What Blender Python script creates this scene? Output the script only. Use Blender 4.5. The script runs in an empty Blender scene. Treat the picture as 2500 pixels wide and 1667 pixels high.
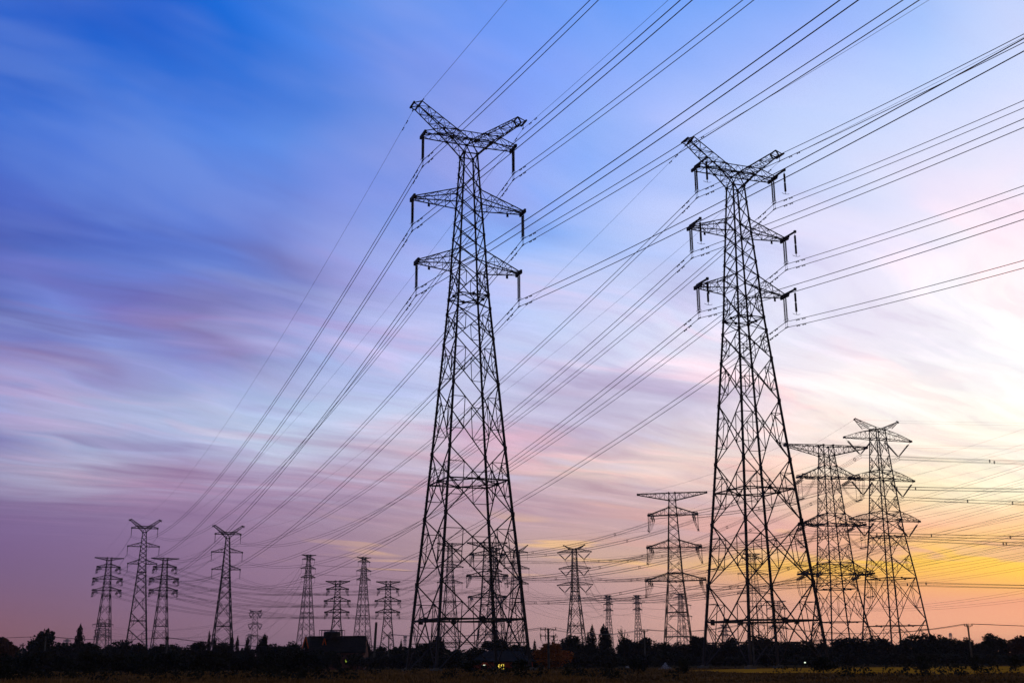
import bpy, bmesh, math, random
from mathutils import Vector, Matrix
PI = math.pi
scene = bpy.context.scene
col = scene.collection

# ------------------------------------------------------------------ camera
FPX, PITCH, ROLL, CAMH = 2870.7, 0.2661, -0.0080, 1.02     # focal length in photo pixels (2500 wide)
cam_d = bpy.data.cameras.new('camera'); cam = bpy.data.objects.new('camera', cam_d); col.objects.link(cam)
cam_d.sensor_width = 36.0; cam_d.lens = FPX / 2500.0 * 36.0; cam_d.sensor_fit = 'HORIZONTAL'
cam_d.clip_start = 0.2; cam_d.clip_end = 12000.0
_r0 = Vector((1, 0, 0)); _u0 = Vector((0, -math.sin(PITCH), math.cos(PITCH))); _fw = Vector((0, math.cos(PITCH), math.sin(PITCH)))
_cr, _sr = math.cos(ROLL), math.sin(ROLL)
_right = _r0 * _cr + _u0 * _sr
_up = _u0 * _cr - _r0 * _sr
_M = Matrix((_right, _up, -_fw)).transposed().to_4x4()
cam.matrix_world = Matrix.Translation((0, 0, CAMH)) @ _M
scene.camera = cam

# survey helpers: real positions recovered from measurements in the photograph
def unroll(x, y):
    return x - 1250.0, y - 833.5
def ray_dir(x, y):
    a, b = unroll(x, y)
    u = _cr * a + _sr * b; v = -_sr * a + _cr * b
    return (_r0 * (u / FPX) - _u0 * (v / FPX) + _fw)
def at_dist(x, Y, z=0.0):
    """X of the ground point at depth Y whose bearing is photo column x (near the horizon row)"""
    y = 1610.0
    for _ in range(3):
        d = ray_dir(x, y)
        X = d.x / d.y * Y
        y = proj(X, Y, z)[1]
    return X
def proj(X, Y, Z):
    z = Z - CAMH
    yc = Y * math.cos(PITCH) + z * math.sin(PITCH); zc = -Y * math.sin(PITCH) + z * math.cos(PITCH)
    u = FPX * X / yc; v = -FPX * zc / yc
    return 1250 + _cr * u - _sr * v, 833.5 + _sr * u + _cr * v
def height_at(x, y, Y):
    d = ray_dir(x, y)
    return CAMH + d.z / d.y * Y

# ------------------------------------------------------------------ sky (world)
W = bpy.data.worlds.new("World"); scene.world = W; W.use_nodes = True
nt = W.node_tree; nt.nodes.clear()
def N(t, **k):
    n = nt.nodes.new(t)
    for a, b in k.items(): setattr(n, a, b)
    return n
def mth(op, a, b=None, clamp=False):
    n = N('ShaderNodeMath', operation=op); n.use_clamp = clamp
    for i, v in enumerate((a, b)):
        if v is None: continue
        if isinstance(v, (int, float)): n.inputs[i].default_value = v
        else: nt.links.new(v, n.inputs[i])
    return n.outputs[0]
def s2l(c):
    return tuple(((v / 255.0 + 0.055) / 1.055) ** 2.4 if v > 10 else v / 255 / 12.92 for v in c)
# colours of the evening sky, sampled by bearing (columns) and height above the horizon (rows)
SX = [0, 200, 400, 600, 800, 1000, 1200, 1400, 1600, 1800, 2000, 2200, 2500]
SKY = [
 (-500, [(6,70,188),(9,74,193),(9,78,198),(39,99,211),(45,109,217),(57,118,222),(60,117,226),(57,120,230),(57,120,230),(67,129,231),(85,140,233),(99,156,234),(123,167,231)]),
 (0, [(2,84,198),(4,88,204),(4,93,210),(52,122,226),(75,140,236),(95,152,242),(100,150,246),(95,155,250),(95,155,251),(112,166,252),(142,180,254),(165,200,255),(205,215,252)]),
 (100, [(2,86,198),(38,100,206),(5,98,210),(46,119,222),(106,140,228),(128,152,242),(115,155,246),(118,160,250),(112,165,251),(150,180,253),(172,190,253),(175,205,255),(210,220,255)]),
 (200, [(3,86,200),(36,102,208),(56,112,215),(42,109,212),(98,138,227),(112,143,228),(125,158,246),(140,168,249),(165,182,253),(180,195,254),(193,210,255),(192,212,255),(222,226,255)]),
 (300, [(62,112,212),(72,117,218),(82,128,225),(75,130,226),(108,143,226),(124,148,228),(138,163,246),(150,184,251),(175,195,255),(193,210,255),(205,218,255),(215,222,255),(228,228,254)]),
 (400, [(72,105,200),(78,117,214),(92,132,224),(92,142,230),(120,148,230),(160,163,228),(145,170,247),(132,170,250),(165,190,255),(190,205,253),(215,222,255),(226,228,255),(237,233,253)]),
 (500, [(78,98,190),(80,108,203),(88,118,214),(98,118,206),(128,148,230),(150,163,236),(140,174,250),(165,190,251),(192,205,251),(200,210,252),(225,225,255),(230,226,254),(246,240,253)]),
 (600, [(74,92,178),(78,103,190),(98,138,224),(108,128,205),(138,148,216),(155,174,241),(152,185,250),(182,200,250),(195,206,251),(215,215,250),(230,225,250),(241,236,255),(249,246,255)]),
 (700, [(78,92,173),(98,118,203),(102,112,194),(113,118,185),(152,148,206),(166,176,236),(174,195,246),(194,205,246),(205,215,250),(225,225,251),(240,235,253),(246,243,255),(253,251,255)]),
 (800, [(108,123,198),(128,148,220),(118,118,190),(118,118,180),(150,164,226),(175,185,236),(190,205,246),(200,205,241),(210,219,250),(228,230,251),(231,224,242),(241,236,247),(255,253,255)]),
 (880, [(160,138,182),(148,158,215),(138,153,220),(132,127,180),(160,180,231),(185,195,241),(195,209,246),(205,206,238),(215,220,247),(230,231,249),(241,234,247),(249,246,251),(255,254,253)]),
 (950, [(143,158,214),(163,162,210),(164,174,220),(166,180,226),(181,195,236),(194,204,241),(192,194,226),(198,192,222),(208,204,230),(228,223,240),(246,236,240),(253,251,249),(255,254,250)]),
 (1020, [(138,148,200),(162,162,206),(165,180,216),(186,205,236),(195,205,236),(203,213,240),(190,182,213),(190,180,208),(202,192,214),(228,216,226),(246,234,232),(254,249,243),(255,254,244)]),
 (1100, [(138,132,184),(168,178,214),(163,162,205),(190,200,226),(188,178,205),(200,184,203),(194,171,195),(200,176,199),(226,206,205),(235,215,211),(250,230,216),(253,238,218),(255,252,236)]),
 (1150, [(160,158,193),(186,182,208),(174,150,182),(182,168,198),(182,158,184),(196,180,200),(190,166,186),(215,192,191),(234,210,206),(235,206,200),(241,216,201),(251,236,202),(255,255,235)]),
 (1200, [(125,104,150),(143,118,156),(150,122,162),(158,132,170),(168,146,178),(184,156,178),(188,160,178),(200,172,182),(210,184,190),(226,196,190),(246,212,170),(252,240,196),(255,252,214)]),
 (1280, [(124,99,146),(132,108,152),(140,114,152),(148,120,154),(158,132,158),(170,142,162),(180,150,165),(190,155,168),(196,165,173),(218,171,176),(240,183,169),(246,187,160),(252,201,148)]),
 (1335, [(122,95,140),(130,103,144),(136,108,146),(146,116,148),(156,126,152),(172,142,154),(190,160,160),(208,172,156),(202,166,164),(210,162,162),(232,171,152),(250,197,126),(255,207,106)]),
 (1380, [(122,94,134),(128,101,139),(134,106,142),(143,113,144),(152,121,147),(163,133,150),(175,145,155),(190,155,158),(216,176,146),(248,191,110),(254,201,88),(255,198,86),(255,213,86)]),
 (1415, [(124,94,130),(129,101,136),(134,105,139),(142,111,141),(149,118,144),(161,130,148),(173,140,151),(185,150,155),(200,160,155),(220,162,134),(244,177,106),(240,171,119),(255,197,92)]),
 (1445, [(126,94,126),(130,100,132),(134,104,136),(141,110,138),(147,116,141),(159,128,145),(172,138,149),(182,148,152),(199,157,155),(210,163,153),(225,165,145),(232,165,140),(236,161,132)]),
 (1510, [(134,94,116),(134,100,124),(136,104,130),(140,108,132),(146,114,135),(158,126,142),(171,136,146),(182,145,150),(199,155,152),(209,161,150),(222,163,146),(229,166,144),(236,168,141)]),
 (1570, [(142,96,110),(138,100,116),(138,102,124),(140,107,128),(146,112,131),(158,125,139),(173,137,143),(183,146,147),(201,156,150),(212,162,149),(224,164,145),(231,168,144),(238,171,137)]),
 (1625, [(142,96,110),(138,100,116),(138,102,124),(140,107,128),(146,112,131),(158,125,139),(173,137,143),(183,146,147),(201,156,150),(212,162,149),(224,164,145),(231,168,144),(238,171,137)]),
]
def sky_px(x, y):
    """bilinear sample of the table in linear light"""
    ys = [r[0] for r in SKY]
    y = min(max(y, ys[0]), ys[-1]); x = min(max(x, 0), 2500)
    j = max(i for i in range(len(ys)) if ys[i] <= y); j2 = min(j + 1, len(ys) - 1)
    ty = 0 if j == j2 else (y - ys[j]) / (ys[j2] - ys[j])
    i = max(k for k in range(len(SX)) if SX[k] <= x); i2 = min(i + 1, len(SX) - 1)
    tx = 0 if i == i2 else (x - SX[i]) / (SX[i2] - SX[i])
    def L(r, c): return s2l(SKY[r][1][c])
    a, b, c, d = L(j, i), L(j, i2), L(j2, i), L(j2, i2)
    return tuple((a[k] * (1 - tx) + b[k] * tx) * (1 - ty) + (c[k] * (1 - tx) + d[k] * tx) * ty for k in range(3))

tc = N('ShaderNodeTexCoord'); sep = N('ShaderNodeSeparateXYZ'); nt.links.new(tc.outputs['Generated'], sep.inputs[0])
dx, dy, dz = sep.outputs
az = mth('ARCTAN2', dx, dy)                    # 0 = straight ahead, + to the right
el = mth('ARCSINE', dz)
EL0, EL1 = -0.02, 0.62
elf = mth('DIVIDE', mth('SUBTRACT', el, EL0), EL1 - EL0, True)
def px_of(azv, elv):
    d = Vector((math.sin(azv) * math.cos(elv), math.cos(azv) * math.cos(elv), math.sin(elv)))
    yc = d.dot(_fw); u = FPX * d.dot(_r0) / yc; v = -FPX * d.dot(_u0) / yc
    return 1250 + _cr * u - _sr * v, 833.5 + _sr * u + _cr * v
AZ = [-0.43, -0.36, -0.29, -0.22, -0.15, -0.08, -0.015, 0.055, 0.125, 0.195, 0.265, 0.335, 0.43]
ELS = [0.0, 0.02, 0.042, 0.058, 0.0655, 0.074, 0.087, 0.103, 0.122, 0.142, 0.155, 0.166, 0.182, 0.205, 0.228, 0.252, 0.286, 0.32, 0.355, 0.39, 0.425, 0.46, 0.50, 0.56]
HAZE_D = 0.00013
def behind_haze(c, e):
    # the sky itself is seen through the haze layer: what is left of it after the air's own scattering
    T = math.exp(-HAZE_D * min(87.0 / math.sin(e + 0.006), 6000.0)); sc_ = (0.20, 0.11, 0.17)
    return tuple(max(0.0, (c[k] - sc_[k] * (1 - T)) / T) for k in range(3))
def ramp(cols):
    r = N('ShaderNodeValToRGB'); cr = r.color_ramp; cr.interpolation = 'LINEAR'
    while len(cr.elements) > 1: cr.elements.remove(cr.elements[-1])
    first = True
    for e, c in cols:
        p = (e - EL0) / (EL1 - EL0)
        if first: el_ = cr.elements[0]; el_.position = p; first = False
        else: el_ = cr.elements.new(p)
        el_.color = (*c, 1)
    nt.links.new(elf, r.inputs[0]); return r.outputs[0]
def mix(fac, a, b, blend='MIX'):
    n = N('ShaderNodeMix', data_type='RGBA', blend_type=blend)
    for s, v in ((0, fac), (6, a), (7, b)):
        if isinstance(v, (int, float)): n.inputs[s].default_value = v
        elif isinstance(v, tuple): n.inputs[s].default_value = (*v, 1)
        else: nt.links.new(v, n.inputs[s])
    return n.outputs[2]
def maprange(v, a, b, c=0.0, d=1.0, smooth=True):
    n = N('ShaderNodeMapRange'); n.interpolation_type = 'SMOOTHSTEP' if smooth else 'LINEAR'
    nt.links.new(v, n.inputs[0])
    for i, q in enumerate((a, b, c, d)): n.inputs[i + 1].default_value = q
    return n.outputs[0]

# drifting-cloud coordinates: the cloud layer seen as a plane overhead, streaks run along the wind
inv = mth('DIVIDE', 1.0, mth('MAXIMUM', mth('ADD', dz, 0.03), 0.02))
cx, cy = mth('MULTIPLY', dx, inv), mth('MULTIPLY', dy, inv)
WA = math.radians(47)                           # wind bearing
cu = mth('ADD', mth('MULTIPLY', cx, math.sin(WA)), mth('MULTIPLY', cy, math.cos(WA)))
cv = mth('SUBTRACT', mth('MULTIPLY', cx, math.cos(WA)), mth('MULTIPLY', cy, math.sin(WA)))
def noise(su, sv, seed, detail=3.0, rough=0.5, dist=0.0):
    cmb = N('ShaderNodeCombineXYZ')
    nt.links.new(mth('MULTIPLY', cu, su), cmb.inputs[0]); nt.links.new(mth('MULTIPLY', cv, sv), cmb.inputs[1]); cmb.inputs[2].default_value = seed
    n = N('ShaderNodeTexNoise'); n.inputs['Scale'].default_value = 1.0; n.inputs['Detail'].default_value = detail
    n.inputs['Roughness'].default_value = rough; n.inputs['Distortion'].default_value = dist
    nt.links.new(cmb.outputs[0], n.inputs['Vector']); return n.outputs['Fac']
w0 = noise(0.5, 0.5, 77.0, 2.0)
cv = mth('ADD', cv, mth('MULTIPLY', mth('SUBTRACT', w0, 0.5), 1.1))
n_big = noise(0.45, 1.0, 3.7, 3.0, 0.5, 0.2)
n_mid = noise(0.75, 2.4, 11.2, 4.0, 0.55, 0.15)
n_fine = noise(1.3, 6.5, 23.1, 4.0, 0.6)
n_thin = noise(2.2, 15.0, 91.0, 3.0, 0.6)
n_patch = noise(1.1, 2.6, 131.0, 2.5, 0.5, 0.3)
n_soft = noise(1.0, 1.6, 57.0, 3.0, 0.5)
# the soft colour field is itself shifted a little by the clouds so that its edges break up
wob = mth('ADD', mth('MULTIPLY', mth('SUBTRACT', n_mid, 0.5), 0.075), mth('MULTIPLY', mth('SUBTRACT', n_fine, 0.5), 0.03))
fade_h = maprange(el, 0.085, 0.24, 0.0, 1.0)
elw = mth('ADD', el, mth('MULTIPLY', wob, fade_h))
elf = mth('DIVIDE', mth('SUBTRACT', elw, EL0), EL1 - EL0, True)
azw = mth('ADD', az, mth('MULTIPLY', mth('SUBTRACT', n_soft, 0.5), 0.32))
azm = mth('ADD', mth('MULTIPLY', azw, fade_h), mth('MULTIPLY', az, mth('SUBTRACT', 1.0, fade_h)))
base = None
for i, a in enumerate(AZ):
    c = ramp([(e, behind_haze(sky_px(*px_of(a, e)), e)) for e in ELS])
    base = c if base is None else mix(maprange(azm, AZ[i - 1], a, smooth=False), base, c)
# bright streaks (lit undersides) and darker violet bands
midsky = mth('MULTIPLY', maprange(el, 0.09, 0.19), maprange(el, 0.42, 0.27, 0.28, 1.0))
hi = mth('MULTIPLY', maprange(n_mid, 0.47, 0.72), midsky)
pale = mix(maprange(az, -0.35, 0.15), mix(maprange(el, 0.15, 0.38), (0.50, 0.52, 0.80), (0.30, 0.42, 0.86)), mix(maprange(el, 0.14, 0.22), (1.0, 0.82, 0.74), (0.86, 0.87, 1.0)))
c1 = mix(mth('MULTIPLY', hi, 0.30), base, pale)
dk = mth('MULTIPLY', maprange(n_big, 0.48, 0.68), midsky)
c2 = mix(mth('MULTIPLY', dk, mth('SUBTRACT', 0.42, mth('MULTIPLY', maprange(az, 0.1, 0.4), 0.34))), c1, mix(1.0, c1, (0.66, 0.55, 0.72), 'MULTIPLY'))
warm = mth('MULTIPLY', maprange(n_soft, 0.52, 0.72), mth('MULTIPLY', maprange(el, 0.14, 0.2), maprange(el, 0.42, 0.3)))
c2 = mix(mth('MULTIPLY', warm, 0.40), c2, mix(1.0, c2, (1.30, 1.02, 0.97), 'MULTIPLY'))
lo = mth('MULTIPLY', mth('ADD', mth('SUBTRACT', n_fine, 0.5), mth('MULTIPLY', mth('SUBTRACT', n_thin, 0.5), 0.28)), mth('MULTIPLY', maprange(el, 0.06, 0.14), maprange(el, 0.40, 0.22, 0.35, 1.0)))
c3 = mix(mth('MULTIPLY', maprange(lo, 0.0, 0.15), 0.32), c2, mix(1.0, c2, (1.32, 1.25, 1.22), 'MULTIPLY'))
c3 = mix(mth('MULTIPLY', maprange(lo, 0.0, -0.15), 0.38), c3, mix(1.0, c3, (0.80, 0.74, 0.84), 'MULTIPLY'))
pz = mth('MULTIPLY', maprange(el, 0.10, 0.17), maprange(el, 0.42, 0.30))
pl = mth('MULTIPLY', maprange(n_patch, 0.50, 0.72), mth('MULTIPLY', pz, maprange(mth('ADD', el, mth('MULTIPLY', az, -0.35)), 0.36, 0.22, 0.12, 1.0))); pd = mth('MULTIPLY', maprange(n_patch, 0.46, 0.32), pz)
right_ = maprange(az, 0.02, 0.34)
c3 = mix(mth('MULTIPLY', pl, mth('SUBTRACT', 0.55, mth('MULTIPLY', right_, 0.30))), c3, mix(right_, (0.62, 0.60, 0.84), (1.0, 0.94, 0.96)))
c3 = mix(mth('MULTIPLY', pd, mth('SUBTRACT', 0.60, mth('MULTIPLY', right_, 0.48))), c3, mix(1.0, c3, (0.76, 0.62, 0.72), 'MULTIPLY'))
pk = mth('MULTIPLY', mth('MULTIPLY', maprange(n_patch, 0.40, 0.47), maprange(n_patch, 0.55, 0.48)), mth('MULTIPLY', pz, maprange(n_soft, 0.42, 0.58)))
c3 = mix(mth('MULTIPLY', pk, 0.45), c3, mix(1.0, c3, (1.28, 0.98, 0.96), 'MULTIPLY'))
# small sunlit cloud scraps low over the horizon
up = mth('MULTIPLY', maprange(el, 0.26, 0.36), maprange(az, 0.45, -0.1, 0.35, 1.0))
n_up = noise(0.9, 2.2, 171.0, 4.0, 0.55, 0.2)
c3 = mix(mth('MULTIPLY', mth('MULTIPLY', maprange(n_up, 0.48, 0.68), up), 0.42), c3, mix(maprange(az, -0.4, 0.1), (0.16, 0.27, 0.72), (0.42, 0.46, 0.95)))
c3 = mix(mth('MULTIPLY', mth('MULTIPLY', maprange(n_up, 0.48, 0.32), up), 0.40), c3, mix(1.0, c3, (0.55, 0.80, 0.95), 'MULTIPLY'))
gl = noise(0.42, 1.7, 211.0, 3.0, 0.55)
gb = mth('MULTIPLY', mth('MULTIPLY', maprange(el, 0.062, 0.075), maprange(el, 0.175, 0.12)), maprange(az, 0.02, 0.16))
c3 = mix(mth('MULTIPLY', mth('MULTIPLY', maprange(gl, 0.50, 0.60), gb), 0.55), c3, (0.80, 0.42, 0.36))
scr = noise(0.75, 1.7, 41.0, 2.0, 0.5)
band = mth('MULTIPLY', maprange(el, 0.066, 0.078), maprange(el, 0.135, 0.09))
scr = mth('MULTIPLY', mth('MULTIPLY', maprange(scr, 0.56, 0.66), band), maprange(az, -0.25, 0.05))
c4 = mix(mth('MULTIPLY', scr, 0.75), c3, (1.0, 0.60, 0.28))
# behind and beside the viewer the dusk sky is much darker; overhead deep blue
side = maprange(mth('ABSOLUTE', az), 0.60, 1.35)
c5 = mix(side, c4, (0.065, 0.055, 0.060))
c6 = mix(maprange(el, 0.50, 1.0), c5, (0.035, 0.055, 0.12))
gnd = maprange(el, -0.005, -0.03)
c7 = mix(gnd, c6, (0.01, 0.009, 0.01))
bg = N('ShaderNodeBackground'); nt.links.new(c7, bg.inputs[0]); bg.inputs[1].default_value = 1.0
SUN_EL, SUN_AZ = math.radians(1.2), math.radians(27)
nish = N('ShaderNodeTexSky'); nish.sky_type = 'NISHITA'; nish.sun_disc = False
nish.sun_elevation = SUN_EL; nish.sun_rotation = SUN_AZ
bg2 = N('ShaderNodeBackground'); nt.links.new(nish.outputs[0], bg2.inputs[0]); bg2.inputs[1].default_value = 0.006
addn = N('ShaderNodeAddShader'); nt.links.new(bg.outputs[0], addn.inputs[0]); nt.links.new(bg2.outputs[0], addn.inputs[1])
out = N('ShaderNodeOutputWorld'); nt.links.new(addn.outputs[0], out.inputs[0])

# ------------------------------------------------------------------ sun, exposure
sd = bpy.data.lights.new('sun', 'SUN'); sd.energy = 0.35; sd.angle = math.radians(3); sd.color = (1.0, 0.55, 0.30)
sun = bpy.data.objects.new('sun', sd); col.objects.link(sun)
sdir = Vector((math.sin(SUN_AZ) * math.cos(SUN_EL), math.cos(SUN_AZ) * math.cos(SUN_EL), math.sin(SUN_EL)))
sun.rotation_euler = sdir.to_track_quat('Z', 'Y').to_euler()
scene.view_settings.view_transform = 'Standard'; scene.view_settings.look = 'None'
scene.view_settings.exposure = 0.0; scene.view_settings.gamma = 1.0; scene.view_settings.use_curve_mapping = False
scene.cycles.max_bounces = 4; scene.cycles.transparent_max_bounces = 4

# ------------------------------------------------------------------ materials
def mat(name, c1, c2=None, scale=3.0, rough=0.8, metal=0.0, emit=None, estr=0.0, bump=0.0, stretch=(1, 1, 1), detail=4.0, spec=0.12):
    m = bpy.data.materials.new(name); m.use_nodes = True; t = m.node_tree
    b = t.nodes['Principled BSDF']; b.inputs['Roughness'].default_value = rough; b.inputs['Metallic'].default_value = metal
    b.inputs['Base Color'].default_value = (*c1, 1); b.inputs['Specular IOR Level'].default_value = spec
    if c2 is not None:
        tcn = t.nodes.new('ShaderNodeTexCoord'); mp = t.nodes.new('ShaderNodeMapping'); mp.inputs['Scale'].default_value = stretch
        no = t.nodes.new('ShaderNodeTexNoise'); no.inputs['Scale'].default_value = scale; no.inputs['Detail'].default_value = detail
        cr = t.nodes.new('ShaderNodeValToRGB'); cr.color_ramp.elements[0].position = 0.35; cr.color_ramp.elements[1].position = 0.65
        cr.color_ramp.elements[0].color = (*c1, 1); cr.color_ramp.elements[1].color = (*c2, 1)
        t.links.new(tcn.outputs['Object'], mp.inputs[0]); t.links.new(mp.outputs[0], no.inputs['Vector'])
        t.links.new(no.outputs['Fac'], cr.inputs[0]); t.links.new(cr.outputs[0], b.inputs['Base Color'])
        if bump:
            bp = t.nodes.new('ShaderNodeBump'); bp.inputs['Strength'].default_value = bump
            t.links.new(no.outputs['Fac'], bp.inputs['Height']); t.links.new(bp.outputs[0], b.inputs['Normal'])
    if emit: b.inputs['Emission Color'].default_value = (*emit, 1); b.inputs['Emission Strength'].default_value = estr
    return m
M = dict(
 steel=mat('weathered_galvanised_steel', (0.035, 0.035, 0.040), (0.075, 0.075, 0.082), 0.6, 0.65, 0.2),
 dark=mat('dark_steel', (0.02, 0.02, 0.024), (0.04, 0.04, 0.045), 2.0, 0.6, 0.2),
 insul=mat('glazed_insulator', (0.012, 0.010, 0.012), (0.03, 0.02, 0.02), 4.0, 0.35),
 wire=mat('aluminium_conductor', (0.03, 0.03, 0.034), (0.05, 0.05, 0.055), 0.4, 0.6, 0.3),
 concrete=mat('concrete', (0.16, 0.16, 0.15), (0.25, 0.25, 0.24), 1.5, 0.9),
 polec=mat('pole_concrete', (0.10, 0.10, 0.10), (0.17, 0.17, 0.16), 0.8, 0.9),
 bark=mat('bark', (0.03, 0.022, 0.018), (0.06, 0.045, 0.035), 6.0, 0.95),
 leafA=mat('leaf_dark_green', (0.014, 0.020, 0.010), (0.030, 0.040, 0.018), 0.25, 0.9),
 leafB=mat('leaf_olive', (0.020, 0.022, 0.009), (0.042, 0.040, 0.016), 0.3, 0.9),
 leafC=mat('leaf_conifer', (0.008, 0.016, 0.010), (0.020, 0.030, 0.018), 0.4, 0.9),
 leafO=mat('leaf_autumn_orange', (0.62, 0.20, 0.035), (0.26, 0.10, 0.03), 0.35, 0.9),
 leafR=mat('leaf_autumn_russet', (0.16, 0.05, 0.02), (0.05, 0.03, 0.015), 0.3, 0.9),
 leafW=mat('pale_blossom', (0.85, 0.88, 0.95), (0.65, 0.68, 0.80), 2.0, 0.8),
 soil=mat('rough_ground', (0.045, 0.030, 0.015), (0.13, 0.085, 0.035), 0.12, 0.95, spec=0.0),
 field=mat('ripe_field', (0.50, 0.20, 0.015), (1.0, 0.46, 0.04), 0.16, 1.0, stretch=(1, .45, 1), detail=8.0, spec=0.0),
 grass=mat('dry_grass', (0.17, 0.095, 0.035), (0.44, 0.24, 0.08), 0.22, 0.95),
 weed=mat('weed_dark', (0.016, 0.018, 0.009), (0.05, 0.042, 0.018), 0.6, 0.95),
 roof=mat('roof_tile', (0.014, 0.012, 0.012), (0.03, 0.024, 0.022), 2.0, 0.85),
 brick=mat('painted_brick', (0.42, 0.07, 0.06), (0.55, 0.11, 0.08), 1.2, 0.9),
 brick2=mat('old_brick', (0.13, 0.045, 0.035), (0.22, 0.09, 0.07), 1.5, 0.9),
 orange=mat('orange_barge_board', (0.85, 0.16, 0.03), (0.7, 0.12, 0.03), 3.0, 0.6),
 glass=mat('dark_glass', (0.02, 0.02, 0.025), None, rough=0.15),
 lit=mat('lit_window', (0.8, 0.6, 0.1), None, emit=(1.0, 0.72, 0.10), estr=1.25),
 litg=mat('lit_sign', (0.7, 0.9, 0.1), None, emit=(0.75, 1.0, 0.12), estr=1.3),
 litw=mat('lit_lamp', (0.8, 0.9, 0.7), None, emit=(0.85, 1.0, 0.75), estr=1.2),
 tank=mat('tank_paint', (0.03, 0.028, 0.028), (0.05, 0.045, 0.04), 1.0, 0.7),
 wall=mat('grey_render', (0.09, 0.09, 0.095), (0.14, 0.14, 0.14), 1.0, 0.9),
)

# ------------------------------------------------------------------ mesh helpers
class MB:
    def __init__(self): self.v = []; self.f = []
    def bar(self, a, b, w, h=None):
        a = Vector(a); b = Vector(b); d = b - a; L = d.length
        if L < 1e-6: return
        d /= L
        ref = Vector((0, 0, 1)) if abs(d.z) < 0.9 else Vector((1, 0, 0))
        s = d.cross(ref).normalized(); t = d.cross(s).normalized()
        h = h or w
        i = len(self.v)
        for p in (a, b):
            for sx, sy in ((-1, -1), (1, -1), (1, 1), (-1, 1)):
                self.v.append(p + s * (sx * w / 2) + t * (sy * h / 2))
        self.f += [(i, i+1, i+5, i+4), (i+1, i+2, i+6, i+5), (i+2, i+3, i+7, i+6), (i+3, i, i+4, i+7), (i+3, i+2, i+1, i), (i+4, i+5, i+6, i+7)]
    def angle(self, a, b, w, inward=None):
        """steel angle: two thin flanges meeting at a right angle"""
        a = Vector(a); b = Vector(b); d = (b - a)
        if d.length < 1e-6: return
        d.normalize(); ref = Vector((0, 0, 1)) if abs(d.z) < 0.9 else Vector((1, 0, 0))
        if inward is not None: ref = Vector(inward)
        s = d.cross(ref).normalized(); t = d.cross(s).normalized(); th = w * 0.16
        self.bar_st(a, b, s, t, 0, w / 2 - th / 2, w, th); self.bar_st(a, b, s, t, w / 2 - th / 2, -th / 2, th, w - th)
    def bar_st(self, a, b, s, t, os, ot, w, h):
        i = len(self.v)
        for p in (a, b):
            for sx, sy in ((-1, -1), (1, -1), (1, 1), (-1, 1)):
                self.v.append(p + s * (os + sx * w / 2) + t * (ot + sy * h / 2))
        self.f += [(i, i+1, i+5, i+4), (i+1, i+2, i+6, i+5), (i+2, i+3, i+7, i+6), (i+3, i, i+4, i+7), (i+3, i+2, i+1, i), (i+4, i+5, i+6, i+7)]
    def box(self, c, s):
        x, y, z = c; a, b, d = (q / 2 for q in s); i = len(self.v)
        for dz_ in (-d, d):
            for sx, sy in ((-1, -1), (1, -1), (1, 1), (-1, 1)): self.v.append(Vector((x + sx * a, y + sy * b, z + dz_)))
        self.f += [(i, i+1, i+5, i+4), (i+1, i+2, i+6, i+5), (i+2, i+3, i+7, i+6), (i+3, i, i+4, i+7), (i+3, i+2, i+1, i), (i+4, i+5, i+6, i+7)]
    def tube(self, pts, r, n=5, r2=None):
        pts = [Vector(p) for p in pts]; k = len(pts); i0 = len(self.v)
        for j, p in enumerate(pts):
            d = (pts[min(j + 1, k - 1)] - pts[max(j - 1, 0)]).normalized()
            ref = Vector((0, 0, 1)) if abs(d.z) < 0.95 else Vector((1, 0, 0))
            s = d.cross(ref).normalized(); t = d.cross(s).normalized()
            rr = r if r2 is None else r + (r2 - r) * j / (k - 1)
            if isinstance(r, (list, tuple)): rr = r[j]
            for q in range(n):
                a = 2 * PI * q / n; self.v.append(p + s * (rr * math.cos(a)) + t * (rr * math.sin(a)))
        for j in range(k - 1):
            for q in range(n):
                a = i0 + j * n + q; b = i0 + j * n + (q + 1) % n; self.f.append((a, b, b + n, a + n))
        self.f.append(tuple(i0 + q for q in range(n))[::-1]); self.f.append(tuple(i0 + (k - 1) * n + q for q in range(n)))
    def quad(self, *p):
        i = len(self.v); self.v += [Vector(q) for q in p]; self.f.append(tuple(range(i, i + len(p))))
    def norm(self):
        zs = sorted(v.z for v in self.v); rs = sorted(math.hypot(v.x, v.y) for v in self.v); kz = 2.0 / zs[int(len(zs) * .985)]; kr = 1.0 / rs[int(len(rs) * .97)]
        for v in self.v: v.x *= kr; v.y *= kr; v.z *= kz
        return self
    def mesh(self, name):
        me = bpy.data.meshes.new(name); me.from_pydata([tuple(v) for v in self.v], [], self.f); me.update(); return me
    def build(self, name, m, parent=None, loc=None):
        me = self.mesh(name); me.materials.append(m)
        o = bpy.data.objects.new(name, me); col.objects.link(o)
        if parent: o.parent = parent
        if loc is not None: o.location = loc
        return o
def tag(o, label=None, cat=None, group=None, kind=None):
    if label: o['label'] = label
    if cat: o['category'] = cat
    if group: o['group'] = group
    if kind: o['kind'] = kind
    return o
def empty(name, loc, rz=0.0, sc=1.0):
    o = bpy.data.objects.new(name, None); col.objects.link(o); o.location = loc; o.rotation_euler = (0, 0, rz); o.scale = (sc,) * 3
    o.empty_display_size = 1.0; return o
def copy_tree(o, parent=None):
    c = o.copy(); col.objects.link(c); c.parent = parent
    for ch in [q for q in o.children]: copy_tree(ch, c)
    return c
def L3(a, b, t): return Vector(a).lerp(Vector(b), t)

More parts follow.
